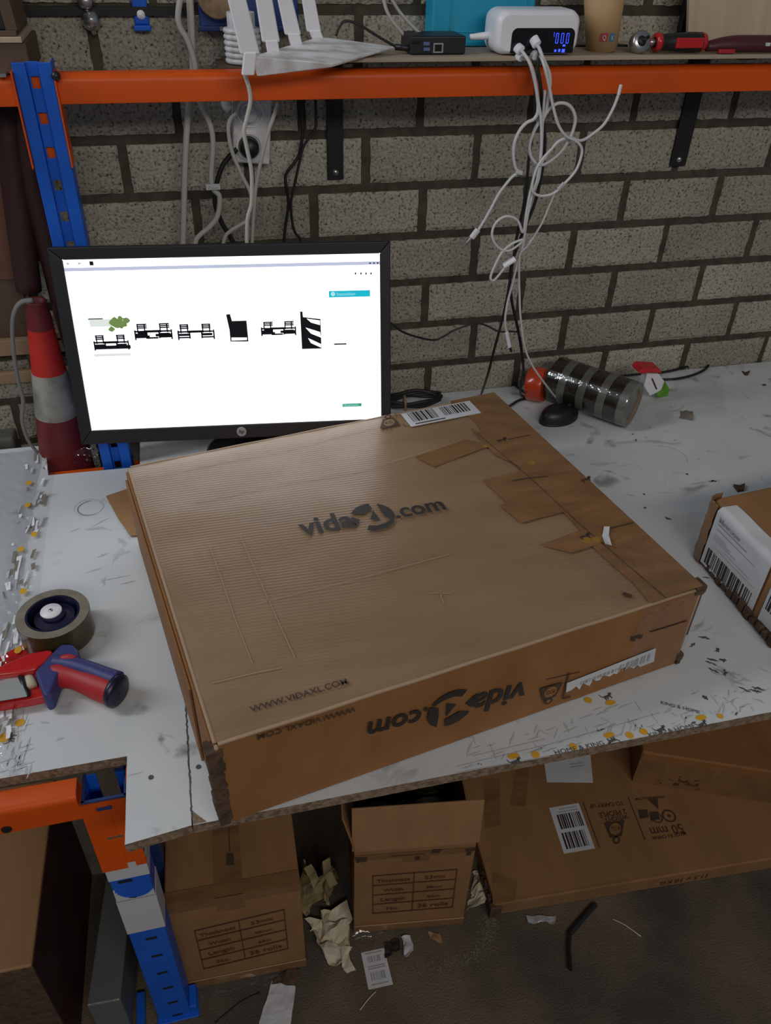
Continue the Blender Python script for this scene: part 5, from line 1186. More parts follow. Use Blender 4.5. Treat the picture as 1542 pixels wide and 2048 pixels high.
# brown crate with a pale board on the beam at the top left
t = thing('wooden_crate', 'dark brown wooden crate with a pale front slat at the top left corner', 'crate', (-.33, -.15, BT))
x1 = at(46, 90, Y=-.155).x; zt_ = at(20, -30, Y=-.155).z; z75 = at(20, 74, Y=-.155).z; z86 = at(20, 86, Y=-.155).z; z62 = at(20, 62, Y=-.155).z
m = MB(); m.box(-.60, x1+.004, -.155, -.01, BT+.0004, z86); obj('lower_board', m, 'woodbrown', t, bevel=.002)
m = MB(); m.box(-.60, x1, -.158, -.02, z86+.0003, z75); obj('pale_slat', m, 'ply', t, bevel=.001)
m = MB(); m.box(-.60, x1-.006, -.152, -.01, z75+.0003, z62); obj('upper_board', m, 'woodbrown', t, bevel=.001)
m = MB(); m.box(-.60, x1-.020, -.150, -.01, z62+.0003, zt_+.1); obj('side_panel', m, 'blackmetal', t, bevel=.002)
m = MB(); m.hexa([V((x1-.020, -.150, z62+.0003)), V((x1-.004, -.150, z62+.0003)), V((x1-.004, -.02, z62+.0003)), V((x1-.020, -.02, z62+.0003)), V((x1-.028, -.150, zt_+.1)), V((x1-.014, -.150, zt_+.1)), V((x1-.014, -.02, zt_+.1)), V((x1-.028, -.02, zt_+.1))]); obj('corner_post', m, 'woodbrown', t)
m = MB(); q = at(4, 137, Y=-.170); m.box(q.x-.012, q.x+.004, -.176, -.150, BT-.0008, BT+.004); tag(obj('metal_clip', m, 'steel'), 'small bright metal bit on the orange beam beside the blue post', 'clip')

# ================================================================== shelf on the wall above the beam
ZS = .726
xl = at(640, 128, Y=-.172).x
t = thing('wall_shelf', 'long plain plywood wall shelf above the orange beam', 'shelf', (.8, -.09, ZS-.0065))
m = MB(); m.box(xl, 1.70, -.172, -.002, ZS-.0065, ZS, X=None); obj('shelf_board', m, 'shelfwood', t, bevel=.0008)
def bracket(name, label, xa, xb, zbot, ztop):
    t = thing(name, label, 'shelf bracket', ((xa+xb)/2, -.004, zbot))
    m = MB(); m.box(xa, xb, -.0065, -.0015, zbot, ztop); obj('wall_leg', m, 'blackmetal', t, bevel=.0015)
    m = MB(); m.box(xa, xb, -.150, -.0065, ZS-.0118, ZS-.0068); obj('shelf_arm', m, 'blackmetal', t, bevel=.0015)
    m = MB(); m.lathe([(0, -.0035), (.004, -.003), (.0062, 0)], 14, T((xa+xb)/2, -.0065, zbot+.014) @ RX(-1.57)); obj('screw_head', m, 'steel', t, smooth=True)
q0, q1 = at(655, 360, Y=-.005), at(687, 359, Y=-.005)
bracket('shelf_bracket', 'black steel shelf bracket on the bricks above the monitor', q0.x, q1.x, q0.z, ZS-.0068)
q0, q1 = at(1339, 333, Y=-.005), at(1370, 333, Y=-.005)
bracket('shelf_bracket', 'black steel shelf bracket on the bricks at the right', q0.x, q1.x, q0.z, ZS-.0068)
m = MB(); a, b = at(1376, 40, Y=-.02), at(1386, 0, Y=-.02); m.box(a.x-.010, a.x+.012, -.020, -.004, ZS+.0006, .96); tag(obj('black_strip', m, 'blackmetal', bevel=.001), 'upright black strip against the wall behind the leaning plywood panel', 'bar')  # near-black upright strip behind the left edge of the panel
# wifi router: flat wedge tipped over the front of the beam, four flat aerials along its back
t = thing('wifi_router', 'white wifi router with four flat aerials resting tilted on the orange beam', 'router', at(600, 120, Y=-.19))
FL, FR, BR, BLk = at(501, 112, Y=-.232), at(668, 127, Y=-.232), at(793, 93, Y=-.135), at(640, 72, Y=-.120)
FLb, FRb, BRb, BLb = at(513, 154, Y=-.228), at(664, 135, Y=-.230), at(785, 99, Y=-.137), at(640, 90, Y=-.120)
m = MB(); m.hexa([FLb, FRb, BRb, BLb, FL, FR, BR, BLk]); obj('housing', m, 'wdirty', t, bevel=.003)
an = [((495, 150), (500, 108), (474, 0)), ((547, 108), (542, 84), (528, 0)), ((593, 92), (586, 70), (570, 0)), ((636, 80), (628, 64), (617, 0))]
for i, (b0, b1, b2) in enumerate(an):
    f = i/3; Ya = -.236+(.236-.122)*f; wd_ = .0145-.0028*f
    P0, P1, P2 = at(*b0, Y=Ya), at(*b1, Y=Ya), at(*b2, Y=Ya); d = (P2-P1); P3 = P1+d*1.55
    m = MB(); m.hexa([P1+V((-wd_, -.0035, 0)), P1+V((wd_, -.0035, 0)), P1+V((wd_, .0045, 0)), P1+V((-wd_, .0045, 0)), P3+V((-wd_*.86, -.003, 0)), P3+V((wd_*.86, -.003, 0)), P3+V((wd_*.86, .003, 0)), P3+V((-wd_*.86, .003, 0))])
    ao = obj('aerial', m, 'wplas', t, bevel=.0022)
    m = MB(); m.hexa([P0+V((-.009, -.005, 0)), P0+V((.010, -.005, 0)), P0+V((.010, .006, 0)), P0+V((-.009, .006, 0)), P1+V((-.009, -.005, .003)), P1+V((.010, -.005, .003)), P1+V((.010, .006, .003)), P1+V((-.009, .006, .003))]); obj('hinge', m, 'wplas', ao, bevel=.002)
# white ribbed cable reel behind the router
c = at(472, 140, Y=-.085); z1 = at(475, 70, Y=-.085).z
t = thing('cable_coil', 'wound coil of thick white cable behind the router', 'cable', (c.x+.012, -.085, BT))
m = MB(); zz = BT-.02
for k in range(6): 
    ring = [V((c.x+.014+.026*math.cos(a*math.pi/12), -.085+.026*math.sin(a*math.pi/12), BT+.006+.0085*k)) for a in range(24)]; m.tube(ring, .0044, 8, 1, True)
obj('winding', m, 'wdirty', t, smooth=True)
m = MB(); m.tube([V((c.x+.014, -.085, BT+.001)), V((c.x+.014, -.085, BT+.074))], .0225, 16, 1); obj('core', m, 'wdirty', t)
m = MB(); m.box(c.x-.03, c.x+.06, -.125, -.035, BT-.004, BT+.0008); tag(obj('shelf_offcut', m, 'woodbrown'), 'small brown board on the beam beneath the white cable coil', 'board')
# blue parts bin with a cork disc and the bolt on a blue hook, high on the wall
q0, q1 = at(402, 62, Y=-.03), at(598, 62, Y=-.03)
t = thing('blue_bin', 'dark blue plastic parts bin on the wall behind the router', 'bin', ((q0.x+q1.x)/2, -.01, q0.z))
m = MB(); m.box(q0.x, q1.x, -.030, -.001, q0.z, q0.z+.16); obj('bin_body', m, 'bluepl', t, bevel=.003)
m = MB(); m.box(q0.x-.002, q1.x+.002, -.036, -.030, q0.z, q0.z+.008); obj('bin_lip', m, 'bluepl', t, bevel=.002)
m = MB(); a = at(440, 58, Y=-.037); m.box(a.x, a.x+.022, -.0372, -.0362, q0.z+.001, q0.z+.007); obj('name_slot', m, 'greyink', t)
a = at(432, 2, Y=-.045); t = thing('cork_disc', 'round brown cork disc leaning on the blue bin at the top edge', 'disc', a)
m = MB(); m.lathe([(0, -.006), (.030, -.006), (.0315, -.004), (.0315, .004), (.030, .006), (0, .006)], 36, T(a.x+.002, -.044, a.z+.006) @ RX(1.57)); obj('disc', m, 'cork', t, bevel=.001)
a = at(285, 52, Y=-.004); t = thing('wall_hook', 'small blue plastic hook with a white bolt on the wall', 'hook', (a.x, -.004, a.z))
m = MB(); m.box(a.x-.014, a.x+.014, -.018, -.0012, a.z-.006, a.z+.002); m.box(a.x-.012, a.x+.012, -.006, -.0012, a.z+.002, a.z+.05); obj('hook', m, 'blue', t, bevel=.002)
m = MB(); m.lathe([(0, .006), (.006, .005), (.008, .0)], 16, T(a.x, -.006, a.z+.017) @ RX(1.57)); obj('bolt', m, 'wplas', t, smooth=True)
a = at(180, 44, Y=-.012); t = thing('pipe_clip', 'small metal pipe clip with two domed nuts on the wall at upper left', 'clip', (a.x, -.012, a.z))
m = MB(); m.lathe([(0, .014), (.010, .012), (.0145, .004), (.0145, -.010), (0, -.010)], 20, T(a.x+.002, -.012, a.z+.002) @ RX(1.3)); obj('domed_nut', m, 'steel', t, smooth=True)
m = MB(); m.lathe([(0, .010), (.011, .009), (.0135, .003), (.0135, -.008), (0, -.008)], 20, T(a.x-.002, -.012, a.z+.030) @ RX(1.2)); obj('domed_nut', m, 'steel', t, smooth=True)
m = MB(); m.tube([V((a.x-.004, -.012, a.z+.04)), V((a.x, -.010, a.z+.0)), V((a.x+.004, -.008, a.z-.018))], .004, 8, 3); obj('clip_rod', m, 'steel', t, smooth=True)
m = MB(); z9 = at(200, 30, Y=-.004).z; m.box(-.24, .06, -.010, -.0012, z9, z9+.012); tag(obj('wall_rail', m, 'blackmetal'), 'thin dark rail fixed along the wall at the upper left', 'rail')
# single board computer in a black case
q0, q1 = at(820, 116, Y=-.150), at(930, 119, Y=-.150); zt2 = at(875, 72, Y=-.150).z
t = thing('mini_computer', 'small black computer box with network and usb sockets on the shelf', 'computer', ((q0.x+q1.x)/2, -.12, ZS))
m = MB(); m.box(q0.x, q1.x, -.150, -.085, ZS+.0006, zt2); obj('case', m, 'black', t, bevel=.003)
def facebox(px0, py0, px1, py1, Y, d, mtl, nm, par, bev=.0006):
    a, b = at(px0, py1, Y=Y), at(px1, py0, Y=Y); m = MB(); m.box(a.x, b.x, Y-d, Y+.0005, a.z, b.z); return obj(nm, m, mtl, par, bevel=bev)
facebox(845, 82, 862, 104, -.150, .0012, 'blackmetal', 'usb_socket', t); facebox(847, 84, 860, 91, -.1512, .0004, 'usbblue', 'usb_tongue', t); facebox(847, 95, 860, 102, -.1512, .0004, 'usbblue', 'usb_tongue', t)
facebox(866, 86, 887, 106, -.150, .0012, 'greyink', 'network_socket', t); facebox(869, 89, 884, 103, -.1512, .0004, 'hole', 'socket_opening', t); facebox(822, 82, 841, 88, -.150, .0008, 'hole', 'card_slot', t)
# cyan binder box standing against the wall
q0, q1 = at(862, 90, Y=-.060), at(1062, 90, Y=-.060)
t = thing('cyan_case', 'cyan plastic case standing on the shelf against the wall', 'case', ((q0.x+q1.x)/2, -.04, ZS))
m = MB(); m.box(q0.x, q1.x, -.060, -.012, ZS+.0006, ZS+.26); obj('case_body', m, 'cyan', t, bevel=.004)
m = MB(); a, b = at(897, 64, Y=-.061), at(1046, 64, Y=-.061); zz = a.z
m.tube([V((a.x, -.0602, ZS+.22)), V((a.x, -.0602, zz+.012)), V((a.x+.003, -.0602, zz+.003)), V((a.x+.012, -.0602, zz)), V((b.x-.012, -.0602, zz)), V((b.x-.003, -.0602, zz+.003)), V((b.x, -.0602, zz+.012)), V((b.x, -.0602, ZS+.22))], .0011, 6, 3); obj('embossed_outline', m, 'cyan', t, smooth=True)
m = MB(); m.box(q0.x-.001, q1.x+.001, -.064, -.010, ZS+.0008, ZS+.010); obj('base_rim', m, 'cyan', t, bevel=.002)
# usb charging station
q0, q1 = at(989, 112, Y=-.165), at(1153, 118, Y=-.165); zt3 = at(1075, 18, Y=-.150).z
t = thing('usb_charger', 'white desktop usb charger with a lit blue number display on the shelf', 'charger', ((q0.x+q1.x)/2, -.13, ZS))
m = MB()
def sq(cx, cz, hw, hh, r, y, n=8):
    P = []
    for sx, sz, a0 in ((1, 1, 0), (-1, 1, 90), (-1, -1, 180), (1, -1, 270)):
        for i in range(n+1):
            a = math.radians(a0+90*i/n); P.append(V((cx+sx*(hw-r)+r*math.cos(a), y, cz+sz*(hh-r)+r*math.sin(a))))
    return P
cx_ = (q0.x+q1.x)/2; hw = (q1.x-q0.x)/2; hh = (zt3-ZS-.0008)/2; cz_ = ZS+.0008+hh
rings = [(hw-.012, hh-.010, .012, -.092), (hw-.003, hh-.002, .017, -.098), (hw, hh, .0185, -.110), (hw, hh, .0185, -.150), (hw-.002, hh-.0015, .018, -.160), (hw-.007, hh-.006, .014, -.1652), (hw-.0078, hh-.0068, .0135, -.1656), (hw-.0085, hh-.0075, .013, -.1656)]
RR = [sq(cx_, cz_, *r_) for r_ in rings]; n = len(RR[0]); m.v = [p for R_ in RR for p in R_]
for k in range(len(RR)-1):
    for i in range(n): j = (i+1) % n; m.f.append((k*n+i, k*n+j, (k+1)*n+j, (k+1)*n+i))
m.f += [tuple(reversed(range(n))), tuple((len(RR)-1)*n+i for i in range(n))]; m.mi = [0]*len(m.f); obj('housing', m, 'wplas', t, smooth=True)
pa, pb = at(1019, 117, Y=-.166), at(1152, 56, Y=-.166); P = sq((pa.x+pb.x)/2, (pa.z+pb.z)/2, (pb.x-pa.x)/2, (pb.z-pa.z)/2, .010, -.1662, 6)
P = [V((p.x, p.y, max(p.z, ZS+.004))) for p in P]; n = len(P)
m = MB(); m.v = P+[p+V((0, .0015, 0)) for p in P]; m.f = [tuple(reversed(range(n)))]+[(i, (i+1) % n, n+(i+1) % n, n+i) for i in range(n)]; m.mi = [0]*len(m.f); po = obj('front_panel', m, 'panel', t)
def digit(mb, px, py, wpx, hpx, segs, Y=-.1664):
    a, b = at(px, py+hpx, Y=Y), at(px+wpx, py, Y=Y); x0, x1, z0, z1 = a.x, b.x, a.z, b.z; th = (x1-x0)*.20; zm = (z0+z1)/2
    R_ = dict(a=(x0+th, x1-th, z1-th, z1), d=(x0+th, x1-th, z0, z0+th), g=(x0+th, x1-th, zm-th/2, zm+th/2), b=(x1-th, x1, zm+th*.3, z1-th*.4), c=(x1-th, x1, z0+th*.4, zm-th*.3), f=(x0, x0+th, zm+th*.3, z1-th*.4), e=(x0, x0+th, z0+th*.4, zm-th*.3))
    for s_ in segs: r_ = R_[s_]; mb.quad(V((r_[0], Y, r_[2])), V((r_[1], Y, r_[2])), V((r_[1], Y, r_[3])), V((r_[0], Y, r_[3])))
m = MB()
digit(m, 1106, 64, 7, 20, 'f'); digit(m, 1110, 66, 8.5, 21, 'abcdef'); digit(m, 1120.5, 66, 8.5, 21, 'abcdef'); digit(m, 1131, 66, 8.5, 21, 'abcdef')
for px0, px1, py0, py1 in ((1125, 1131, 89, 93), (1108, 1113, 99, 104), (1116, 1121, 98, 104), (1123, 1130, 98, 105)):
    a, b = at(px0, py1, Y=-.1664), at(px1, py0, Y=-.1664); m.quad(V((a.x, -.1664, a.z)), V((b.x, -.1664, a.z)), V((b.x, -.1664, b.z)), V((a.x, -.1664, b.z)))
obj('led_digits', m, 'led', po)
m = MB(); a = at(940, 74, Y=-.125); b = at(990, 70, Y=-.125); m.tube([b+V((.004, 0, 0)), b, a.lerp(b, .4), a], lambda q: .0078-.0035*q, 10, 3); obj('mains_plug', m, 'wplas', t, smooth=True)
# kraft paper cup with two stickers
a0, a1 = at(1178, 114, Y=-.125), at(1233, 114, Y=-.125); b0, b1 = at(1177, 0, Y=-.125), at(1250, 0, Y=-.125)
cxb = (a0.x+a1.x)/2; rb_ = (a1.x-a0.x)/2; cxt = (b0.x+b1.x)/2; rt_ = (b1.x-b0.x)/2; ht = b0.z-ZS
t = thing('paper_cup', 'tall plain kraft paper cup with two small stickers on the shelf', 'cup', (cxb, -.12, ZS))
Xc2 = T(cxb, -.115, ZS+.0006) @ align((cxt-cxb, 0, ht)); k_ = 1.45
m = MB(); m.lathe([(0, .004), (rb_-.002, .004), (rb_-.001, 0), (rb_, 0), (rb_+(rt_-rb_)*k_, ht*k_), (rb_+(rt_-rb_)*k_-.0015, ht*k_), (rb_-.0015, .006)], 48, Xc2); obj('cup_wall', m, 'kraftcup', t, smooth=True)
def sticker(px0, py0, px1, py1, mtl, txt_):
    m = MB(); c0 = at(px0, py1, Y=-.1465); c1 = at(px1, py0, Y=-.1465)
    def f(a, b):
        x = c0.x+(c1.x-c0.x)*a; z = c0.z+(c1.z-c0.z)*b; rr_ = rb_+(rt_-rb_)*((z-ZS)/ht)+.0012; cc = cxb+(cxt-cxb)*(z-ZS)/ht
        return V((x, -.115-math.sqrt(max(rr_*rr_-(x-cc)**2, 1e-6)), z))
    m.grid(f, 8, 4); so = obj('sticker', m, mtl, t)
    f0, f1, f2_ = f(.3, .2), f(.75, .2), f(.3, .8); mm = MB(); mm.text(txt_, f0+V((0, -.0008, 0)), f1+V((0, -.0008, 0)), (0, 0, 1), 1.3); obj('sticker_mark', mm, 'paper', so)
sticker(1202, 67, 1218, 84, 'stickred', 'Q'); sticker(1219, 67, 1232, 84, 'stickblue', 'K')
# ratchet
t = thing('ratchet', 'chrome ratchet with a red and black handle lying on the shelf', 'ratchet', at(1330, 112, Y=-.150))
zc = ZS+.017; hx0 = at(1308, 95, Y=-.150).x; hx1 = at(1407, 95, Y=-.150).x; hc = at(1278, 95, Y=-.150).x
Xr = T(0, -.150, zc)
def rod(x0, x1, prof): m = MB(); m.lathe(prof, 28, T(x0, -.150, zc) @ RY(math.pi/2)); return m
Lh = hx1-hx0
obj('grip', rod(hx0, hx1, [(0, 0), (.010, .001), (.014, .006), (.0125, .012), (.014, Lh*.35), (.016, Lh*.7), (.0155, Lh-.008), (.011, Lh-.001), (0, Lh)]), 'black', t, smooth=True)
obj('grip_collar', rod(hx0-.001, 0, [(.008, 0), (.0145, .001), (.0150, .005), (.0138, .010), (.010, .010)]), 'red', t, smooth=True)
m = MB(); m.box(hx0+Lh*.34, hx0+Lh*.88, -.1672, -.160, zc-.0075, zc+.0085); obj('grip_inlay', m, 'red', t, bevel=.002)
obj('grip_end', rod(hx1-.012, 0, [(.0150, 0), (.0160, .003), (.0140, .010), (.009, .0135), (0, .0135)]), 'red', t, smooth=True)
m = MB(); m.lathe([(0, -.010), (.015, -.010), (.0175, -.007), (.0175, .007), (.015, .010), (0, .010)], 32, T(hc, -.150, zc) @ RX(1.2)); obj('head', m, 'steel', t, smooth=True)
m = MB(); m.tube([V((hc+.012, -.150, zc)), V((hx0+.004, -.150, zc))], .0062, 12, 1); obj('shank', m, 'steel', t, smooth=True)
m = MB(); m.lathe([(0, .0125), (.005, .0125), (.0085, .010), (.0085, .009)], 20, T(hc-.002, -.150, zc) @ RX(1.2)); obj('reverse_dial', m, 'blackmetal', t, smooth=True)
m = MB(); m.tube([V((hc-.002, -.1625, zc+.004)), V((hc+.009, -.160, zc+.010))], .0028, 8, 1); obj('reverse_lever', m, 'blackmetal', t, smooth=True)
# dark red cutter and plywood panel
t = thing('utility_knife', 'dark maroon utility knife lying on the shelf at the right edge', 'knife', at(1480, 108, Y=-.155))
x0, x1 = at(1410, 100, Y=-.155).x, at(1600, 100, Y=-.155).x
m = MB(); m.tube([V((x0, -.155, ZS+.011)), V((x0+.04, -.155, ZS+.0145)), V((x0+.10, -.155, ZS+.0150)), V((x1, -.155, ZS+.014))], lambda q: .0085+.006*min(1, q*2.2), 14, 5, flat=.8); obj('handle', m, 'maroon2', t, smooth=True)
m = MB(); a = at(1453, 110, Y=-.168); m.box(a.x-.016, a.x+.016, -.1690, -.160, ZS+.001, ZS+.008); obj('slider', m, 'redrub', t, bevel=.002)
m = MB(); a = at(1530, 88, Y=-.160); m.box(a.x-.004, a.x+.004, -.1700, -.160, a.z-.002, a.z+.003); obj('clip', m, 'paper', t)
P = [at(1372, 84, Y=-.085), at(1384, 0, Y=-.085)]
t = thing('plywood_panel', 'pale plywood panel leaning on the wall at the right end of the shelf', 'panel', (1.05, -.06, ZS))
dx = (P[1].x-P[0].x)/(P[1].z-P[0].z)
m = MB(); z0, z1 = ZS+.0006, ZS+.26; xa = P[0].x+.0; xb = xa+dx*(z1-z0)
m.hexa([V((xa, -.095, z0)), V((1.45, -.095, z0)), V((1.45, -.086, z0)), V((xa, -.086, z0)), V((xb, -.034, z1)), V((1.45, -.034, z1)), V((1.45, -.025, z1)), V((xb, -.025, z1))]); obj('panel', m, 'ply', t, bevel=.0008)
# adaptor and thin dark leads behind the mini computer
m = MB(); m.tube([at(*q, Y=-.13) for q in ((672, 72), (678, 55), (690, 42), (715, 48), (745, 66), (775, 84), (795, 94), (822, 97))], .0021, 8, 5); tag(obj('power_lead', m, 'bcable', smooth=True), 'thin black lead arching from the router to the mini computer', 'cable')
m = MB(); m.tube([at(790, 94, Y=-.132), at(825, 97, Y=-.140)], .0048, 10, 1); tag(obj('lead_plug', m, 'black', smooth=True), 'black plug of a lead at the left of the mini computer', 'plug')
for i, (pts, lab) in enumerate((([(765, -10), (775, 25), (795, 55), (822, 84)], 'white cable falling behind the mini computer, left of the pair'), ([(778, -10), (800, 25), (828, 56), (842, 68)], 'white cable falling behind the mini computer, right of the pair'), ([(735, 112), (770, 112), (815, 118)], 'white cable lying along the shelf left of the mini computer'))):
    m = MB(); m.tube([at(*q, Y=-.10+.004*i) for q in pts], .0028, 8, 5); tag(obj('white_cable', m, 'gcable', smooth=True), lab, 'cable')
for i, (pts, lab) in enumerate((([(1150, 92), (1172, 92), (1200, 88), (1255, 92)], 'upper grey cable lying behind the paper cup'), ([(1150, 103), (1175, 106), (1240, 102), (1262, 104)], 'lower grey cable lying behind the paper cup'))):
    m = MB(); m.tube([at(*q, Y=-.07) for q in pts], .0025, 8, 5); tag(obj('grey_cable', m, 'bcable', smooth=True), lab, 'cable')

# ================================================================== socket block on the wall and its cables
q0, q1 = at(470, 315, Y=-.032), at(541, 228, Y=-.032)
t = thing('wall_socket', 'white double wall socket block hanging below the orange beam', 'socket', ((q0.x+q1.x)/2, -.004, q0.z))
Xw = T((q0.x+q1.x)/2, 0, (q0.z+q1.z)/2+.012) @ RY(.10)
m = MB(); m.box(-.034, .034, -.032, -.0035, -.060, .052, X=Xw); obj('socket_body', m, 'wdirty', t, bevel=.004)
for dz, nm in ((-.030, 0), (.026, 1)):
    m = MB(); m.lathe([(.019, .0002), (.021, .003), (.024, .003), (.025, .0)], 30, Xw @ T(-.004, -.032, dz) @ RX(1.57)); m.lathe([(0, -.002), (.019, -.002)], 24, Xw @ T(-.004, -.0345, dz) @ RX(1.57)); obj('socket_ring', m, 'wplas', t, smooth=False)
m = MB(); m.lathe([(0, .022), (.013, .021), (.017, .014), (.0185, 0), (0, 0)], 26, Xw @ T(-.005, -.0345, -.030) @ RX(1.57)); tag(obj('mains_plug', m, 'black', smooth=True), 'round black mains plug in the lower half of the white wall socket', 'plug')
m = MB(); m.lathe([(0, .020), (.011, .019), (.014, .012), (.015, 0), (0, 0)], 26, Xw @ T(-.006, -.0345, .026) @ RX(1.57)); tag(obj('mains_plug', m, 'wplas', smooth=True), 'white mains plug in the upper half of the white wall socket', 'plug')
m = MB(); a = at(452, 207, Y=-.06); m.tube([a+V((0, 0, .03)), a, a+V((.006, .0, -.008))], .009, 10, 3); tag(obj('cable_end', m, 'wplas', smooth=True), 'rounded white cable end peeping out below the orange beam', 'plug')
def cable(name, label, pts, r, mtl, Y=-.19, ends=None, group=None, smooth=5):
    """lead through measured points: (px, py) on the plane Y, (px, py, Y) or (px, py, 'z', height)"""
    P = []
    for q in pts:
        if len(q) == 2: P.append(at(q[0], q[1], Y=Y))
        elif len(q) == 3: P.append(at(q[0], q[1], Y=q[2]))
        else: P.append(at(q[0], q[1], Z=q[3]))
    if not ends:
        m = MB(); m.tube(P, r, 8, smooth); return tag(obj(name, m, mtl, smooth=True), label, 'cable', group)
    t = thing(name, label, 'cable', P[0], group)
    m = MB(); m.tube(P, r, 8, smooth); obj('cord', m, mtl, t, smooth=True)
    for (a, b, rr_, nm, mt) in ends:
        A_ = at(a[0], a[1], Y=a[2] if len(a) > 2 else Y); B_ = at(b[0], b[1], Y=b[2] if len(b) > 2 else Y)
        m = MB(); m.tube([A_, B_], rr_, 10, 1, flat=.6); obj(nm, m, mt, t, smooth=False, bevel=.0008)
    return t
cable('white_cable', 'thick white cable from the top passing behind the beam straight down to the monitor', [(379, -10), (382, 40), (384, 84), (386, 142), (384, 180), (378, 206), (371, 303), (368, 400), (366, 486), (364, 540)], .0058, 'gcable', -.045)
cable('white_cable', 'white cable bowing left at the top and carrying a small tag lower down', [(361, -10), (356, 34), (362, 58), (374, 78), (386, 111), (392, 145), (396, 190), (404, 215), (420, 249), (426, 287), (422, 357), (428, 380), (439, 394), (435, 432), (418, 455), (401, 469), (391, 486), (388, 540)], .0048, 'gcable', -.056)
tgm = MB(); a, b = at(411, 366, Y=-.064), at(441, 381, Y=-.064); tgm.box(a.x, b.x, -.066, -.0645, b.z+.002, a.z-.002); lt_ = obj('cable_tag', tgm, 'paper', base=None); tag(lt_, 'small white paper tag around the white cable above the monitor', 'tag')
m = MB(); m.text('Zwart', at(416, 378, Y=-.0664), at(436, 379, Y=-.0664), (0, 0, 1), 1.1); obj('tag_text', m, 'greyink', lt_)
cable('black_cable', 'thick black cable from the wall socket down behind the monitor', [(474, 298), (460, 312), (445, 332), (434, 365), (430, 405), (442, 442), (455, 465), (468, 490), (478, 540)], .0045, 'bcable', -.048)
cable('router_cable', 'white router lead dropping over the front of the orange beam', [(488, 140), (490, 150), (498, 176), (501, 202), (494, 236), (488, 263), (494, 297), (503, 344), (503, 405), (495, 438), (494, 486), (494, 540)], .0034, 'gcable', -.20)
cable('white_cable', 'white lead from the wall socket swinging left then right above the monitor', [(474, 226), (460, 240), (457, 263), (464, 303), (484, 351), (502, 391), (498, 435), (480, 450), (461, 462), (448, 480), (440, 540)], .0036, 'gcable', -.07)
cable('white_cable', 'white lead to the right of the wall socket joining the bundle', [(556, 205), (550, 225), (538, 260), (526, 303), (516, 351), (511, 380), (508, 421), (506, 450), (504, 486), (502, 540)], .0034, 'gcable', -.08)
cable('thin_black_cable', 'thin black lead hanging down the bricks left of the middle bracket', [(602, 195), (604, 240), (605, 270), (596, 314), (574, 345), (571, 365), (577, 405), (571, 450), (568, 482), (566, 530)], .0030, 'bcable', -.03)
cable('thin_black_cable', 'second thin black lead close by the middle bracket crossing the first', [(631, 200), (632, 230), (630, 258), (608, 291), (599, 324), (590, 365), (582, 405), (584, 440), (590, 465), (602, 482), (606, 530)], .0026, 'bcable', -.036)
# charging leads hanging from the charger
G = 'charging leads hanging from the charger'
def plug_at(px, py): return ((px, py, -.166), (px+4, py+3, -.182), .0052, 'usb_plug', 'wplas')
cable('charging_cable', 'white charging lead making the largest upper loop below the beam', [(1071, 88, -.172), (1078, 96, -.190), (1085, 114), (1098, 145), (1100, 165), (1098, 181), (1090, 228), (1072, 254), (1060, 285), (1060, 308), (1070, 325), (1083, 330), (1100, 322), (1122, 303), (1141, 273), (1150, 245), (1148, 225), (1137, 210), (1120, 206), (1104, 213), (1090, 230), (1084, 250), (1082, 290), (1081, 325), (1076, 360), (1065, 385)], .0030, 'wcable', -.200, [((1067, 77, -.167), (1074, 90, -.182), .0082, 'usb_plug', 'wplas')], G)
cable('charging_cable', 'white charging lead whose tip rises in front of the beam at the right', [(1037, 98, -.172), (1046, 105, -.190), (1060, 128), (1070, 165), (1077, 207), (1082, 240), (1083, 285), (1080, 330), (1085, 322), (1100, 302), (1118, 282), (1140, 276), (1163, 281), (1189, 265), (1209, 247), (1226, 217), (1236, 192), (1239, 182)], .0027, 'wcable', -.206, [((1034, 94, -.167), (1042, 101, -.182), .0082, 'usb_plug', 'wplas'), ((1237, 190), (1242, 169), .0045, 'charge_tip', 'wplas')], G)
cable('charging_cable', 'white charging lead dropping into the lower right loop with a paper wrap', [(1072, 107, -.172), (1080, 112, -.190), (1088, 130), (1099, 175), (1105, 207), (1116, 248), (1132, 272), (1150, 281), (1162, 293), (1163, 310), (1152, 340), (1130, 366), (1108, 386), (1084, 392), (1068, 386), (1064, 372), (1072, 340), (1085, 318), (1104, 297)], .0025, 'wcable', -.212, [((1066, 108, -.167), (1073, 112, -.182), .0082, 'usb_plug', 'wplas'), ((1116, 379), (1128, 366), .0048, 'paper_wrap', 'paper')], G)
cable('charging_cable', 'white charging lead bowing to the left with a plug at mid height', [(1040, 112, -.172), (1052, 113, -.190), (1065, 140), (1073, 180), (1076, 220), (1068, 238), (1054, 245), (1040, 260), (1029, 285), (1027, 312), (1031, 335), (1037, 344), (1024, 354), (1009, 372), (996, 390), (984, 413), (970, 438), (956, 461)], lambda q: .0030 if q < .5 else .0026, 'wcable', -.204, [((1036, 110, -.167), (1045, 115, -.182), .0082, 'usb_plug', 'wplas'), ((956, 459), (943, 476), .0082, 'charge_plug', 'wplas'), ((944, 475), (933, 487), .0040, 'charge_tip', 'steel'), ((1032, 342), (1044, 346), .0050, 'paper_wrap', 'paper')], G)
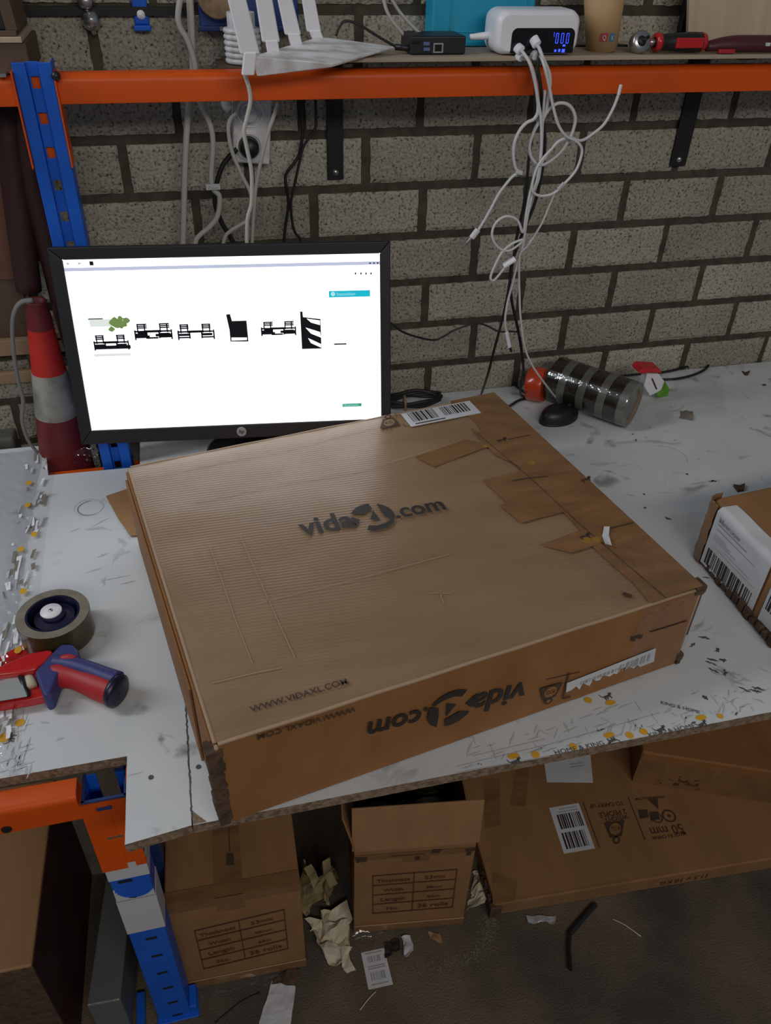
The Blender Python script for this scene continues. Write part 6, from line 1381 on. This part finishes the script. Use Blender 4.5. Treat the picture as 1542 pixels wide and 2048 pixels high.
cable('charging_cable', 'white charging lead ending in the small round loop and the middle plug', [(1066, 360), (1058, 395), (1052, 430), (1046, 465), (1036, 442), (1020, 433), (1005, 435), (990, 448), (984, 468), (990, 487), (1003, 499), (1018, 501), (1034, 492), (1046, 480), (1036, 482), (1020, 490), (1003, 506), (988, 535), (981, 555), (986, 561), (996, 552), (1006, 539), (1013, 530)], .0025, 'wcable', -.208, [((1006, 532), (1030, 517), .0060, 'charge_plug', 'wplas')], G)
cable('charging_cable', 'white charging lead running straight down to the lowest plug', [(1090, 180), (1086, 230), (1083, 300), (1076, 350), (1062, 400), (1052, 450), (1046, 490), (1036, 520), (1027, 558), (1014, 610), (1010, 645), (1014, 668)], .0024, 'wcable', -.202, [((1013, 664), (1019, 694), .0058, 'charge_plug', 'wplas'), ((1019, 694), (1023, 703), .0032, 'charge_tip', 'blackmetal')], G)
cable('charging_cable', 'long thin white lead reaching down to the bench over the wrapped rolls', [(1112, 378), (1099, 410), (1082, 449), (1056, 490), (1040, 508), (1038, 545), (1039, 589), (1041, 633), (1049, 692), (1064, 730), (1088, 765, -.19), (1116, 800, 'z', .020), (1138, 816, 'z', .006), (1160, 823, 'z', .004), (1200, 833, 'z', .003)], .0022, 'wcable', -.205, None, G)
cable('black_cable', 'black lead from the charger hanging down to the back corner of the brown box', [(1077, 80, -.172), (1078, 110, -.188), (1072, 150), (1070, 209), (1068, 247), (1058, 314), (1050, 399), (1035, 466), (1020, 560), (1008, 625), (988, 701), (976, 748, -.17), (962, 790, 'z', .006)], .0027, 'bcable', -.196)
cable('black_cable', 'black lead beside the white leads ending on the bench by the red roll', [(1074, 128, -.185), (1082, 179), (1087, 247), (1090, 282), (1085, 340), (1070, 405), (1055, 443), (1036, 490), (1021, 540), (1023, 598), (1035, 654), (1044, 707), (1047, 750, -.17), (1042, 790, 'z', .006), (1075, 795, 'z', .004)], .0030, 'bcable', -.192)
cable('black_cable', 'thin black lead from the monitor sagging across the bricks to the hanging leads', [(760, 640, -.28), (780, 645, -.26), (810, 666, -.23), (862, 680, -.2), (885, 674, -.195), (910, 660, -.19), (950, 647, -.19), (975, 652, -.19), (998, 663), (1025, 663), (1038, 668), (1044, 700), (1047, 740, -.18), (1040, 775, -.15), (1050, 796, 'z', .004), (1085, 790, 'z', .004)], .0020, 'bcable', -.198)
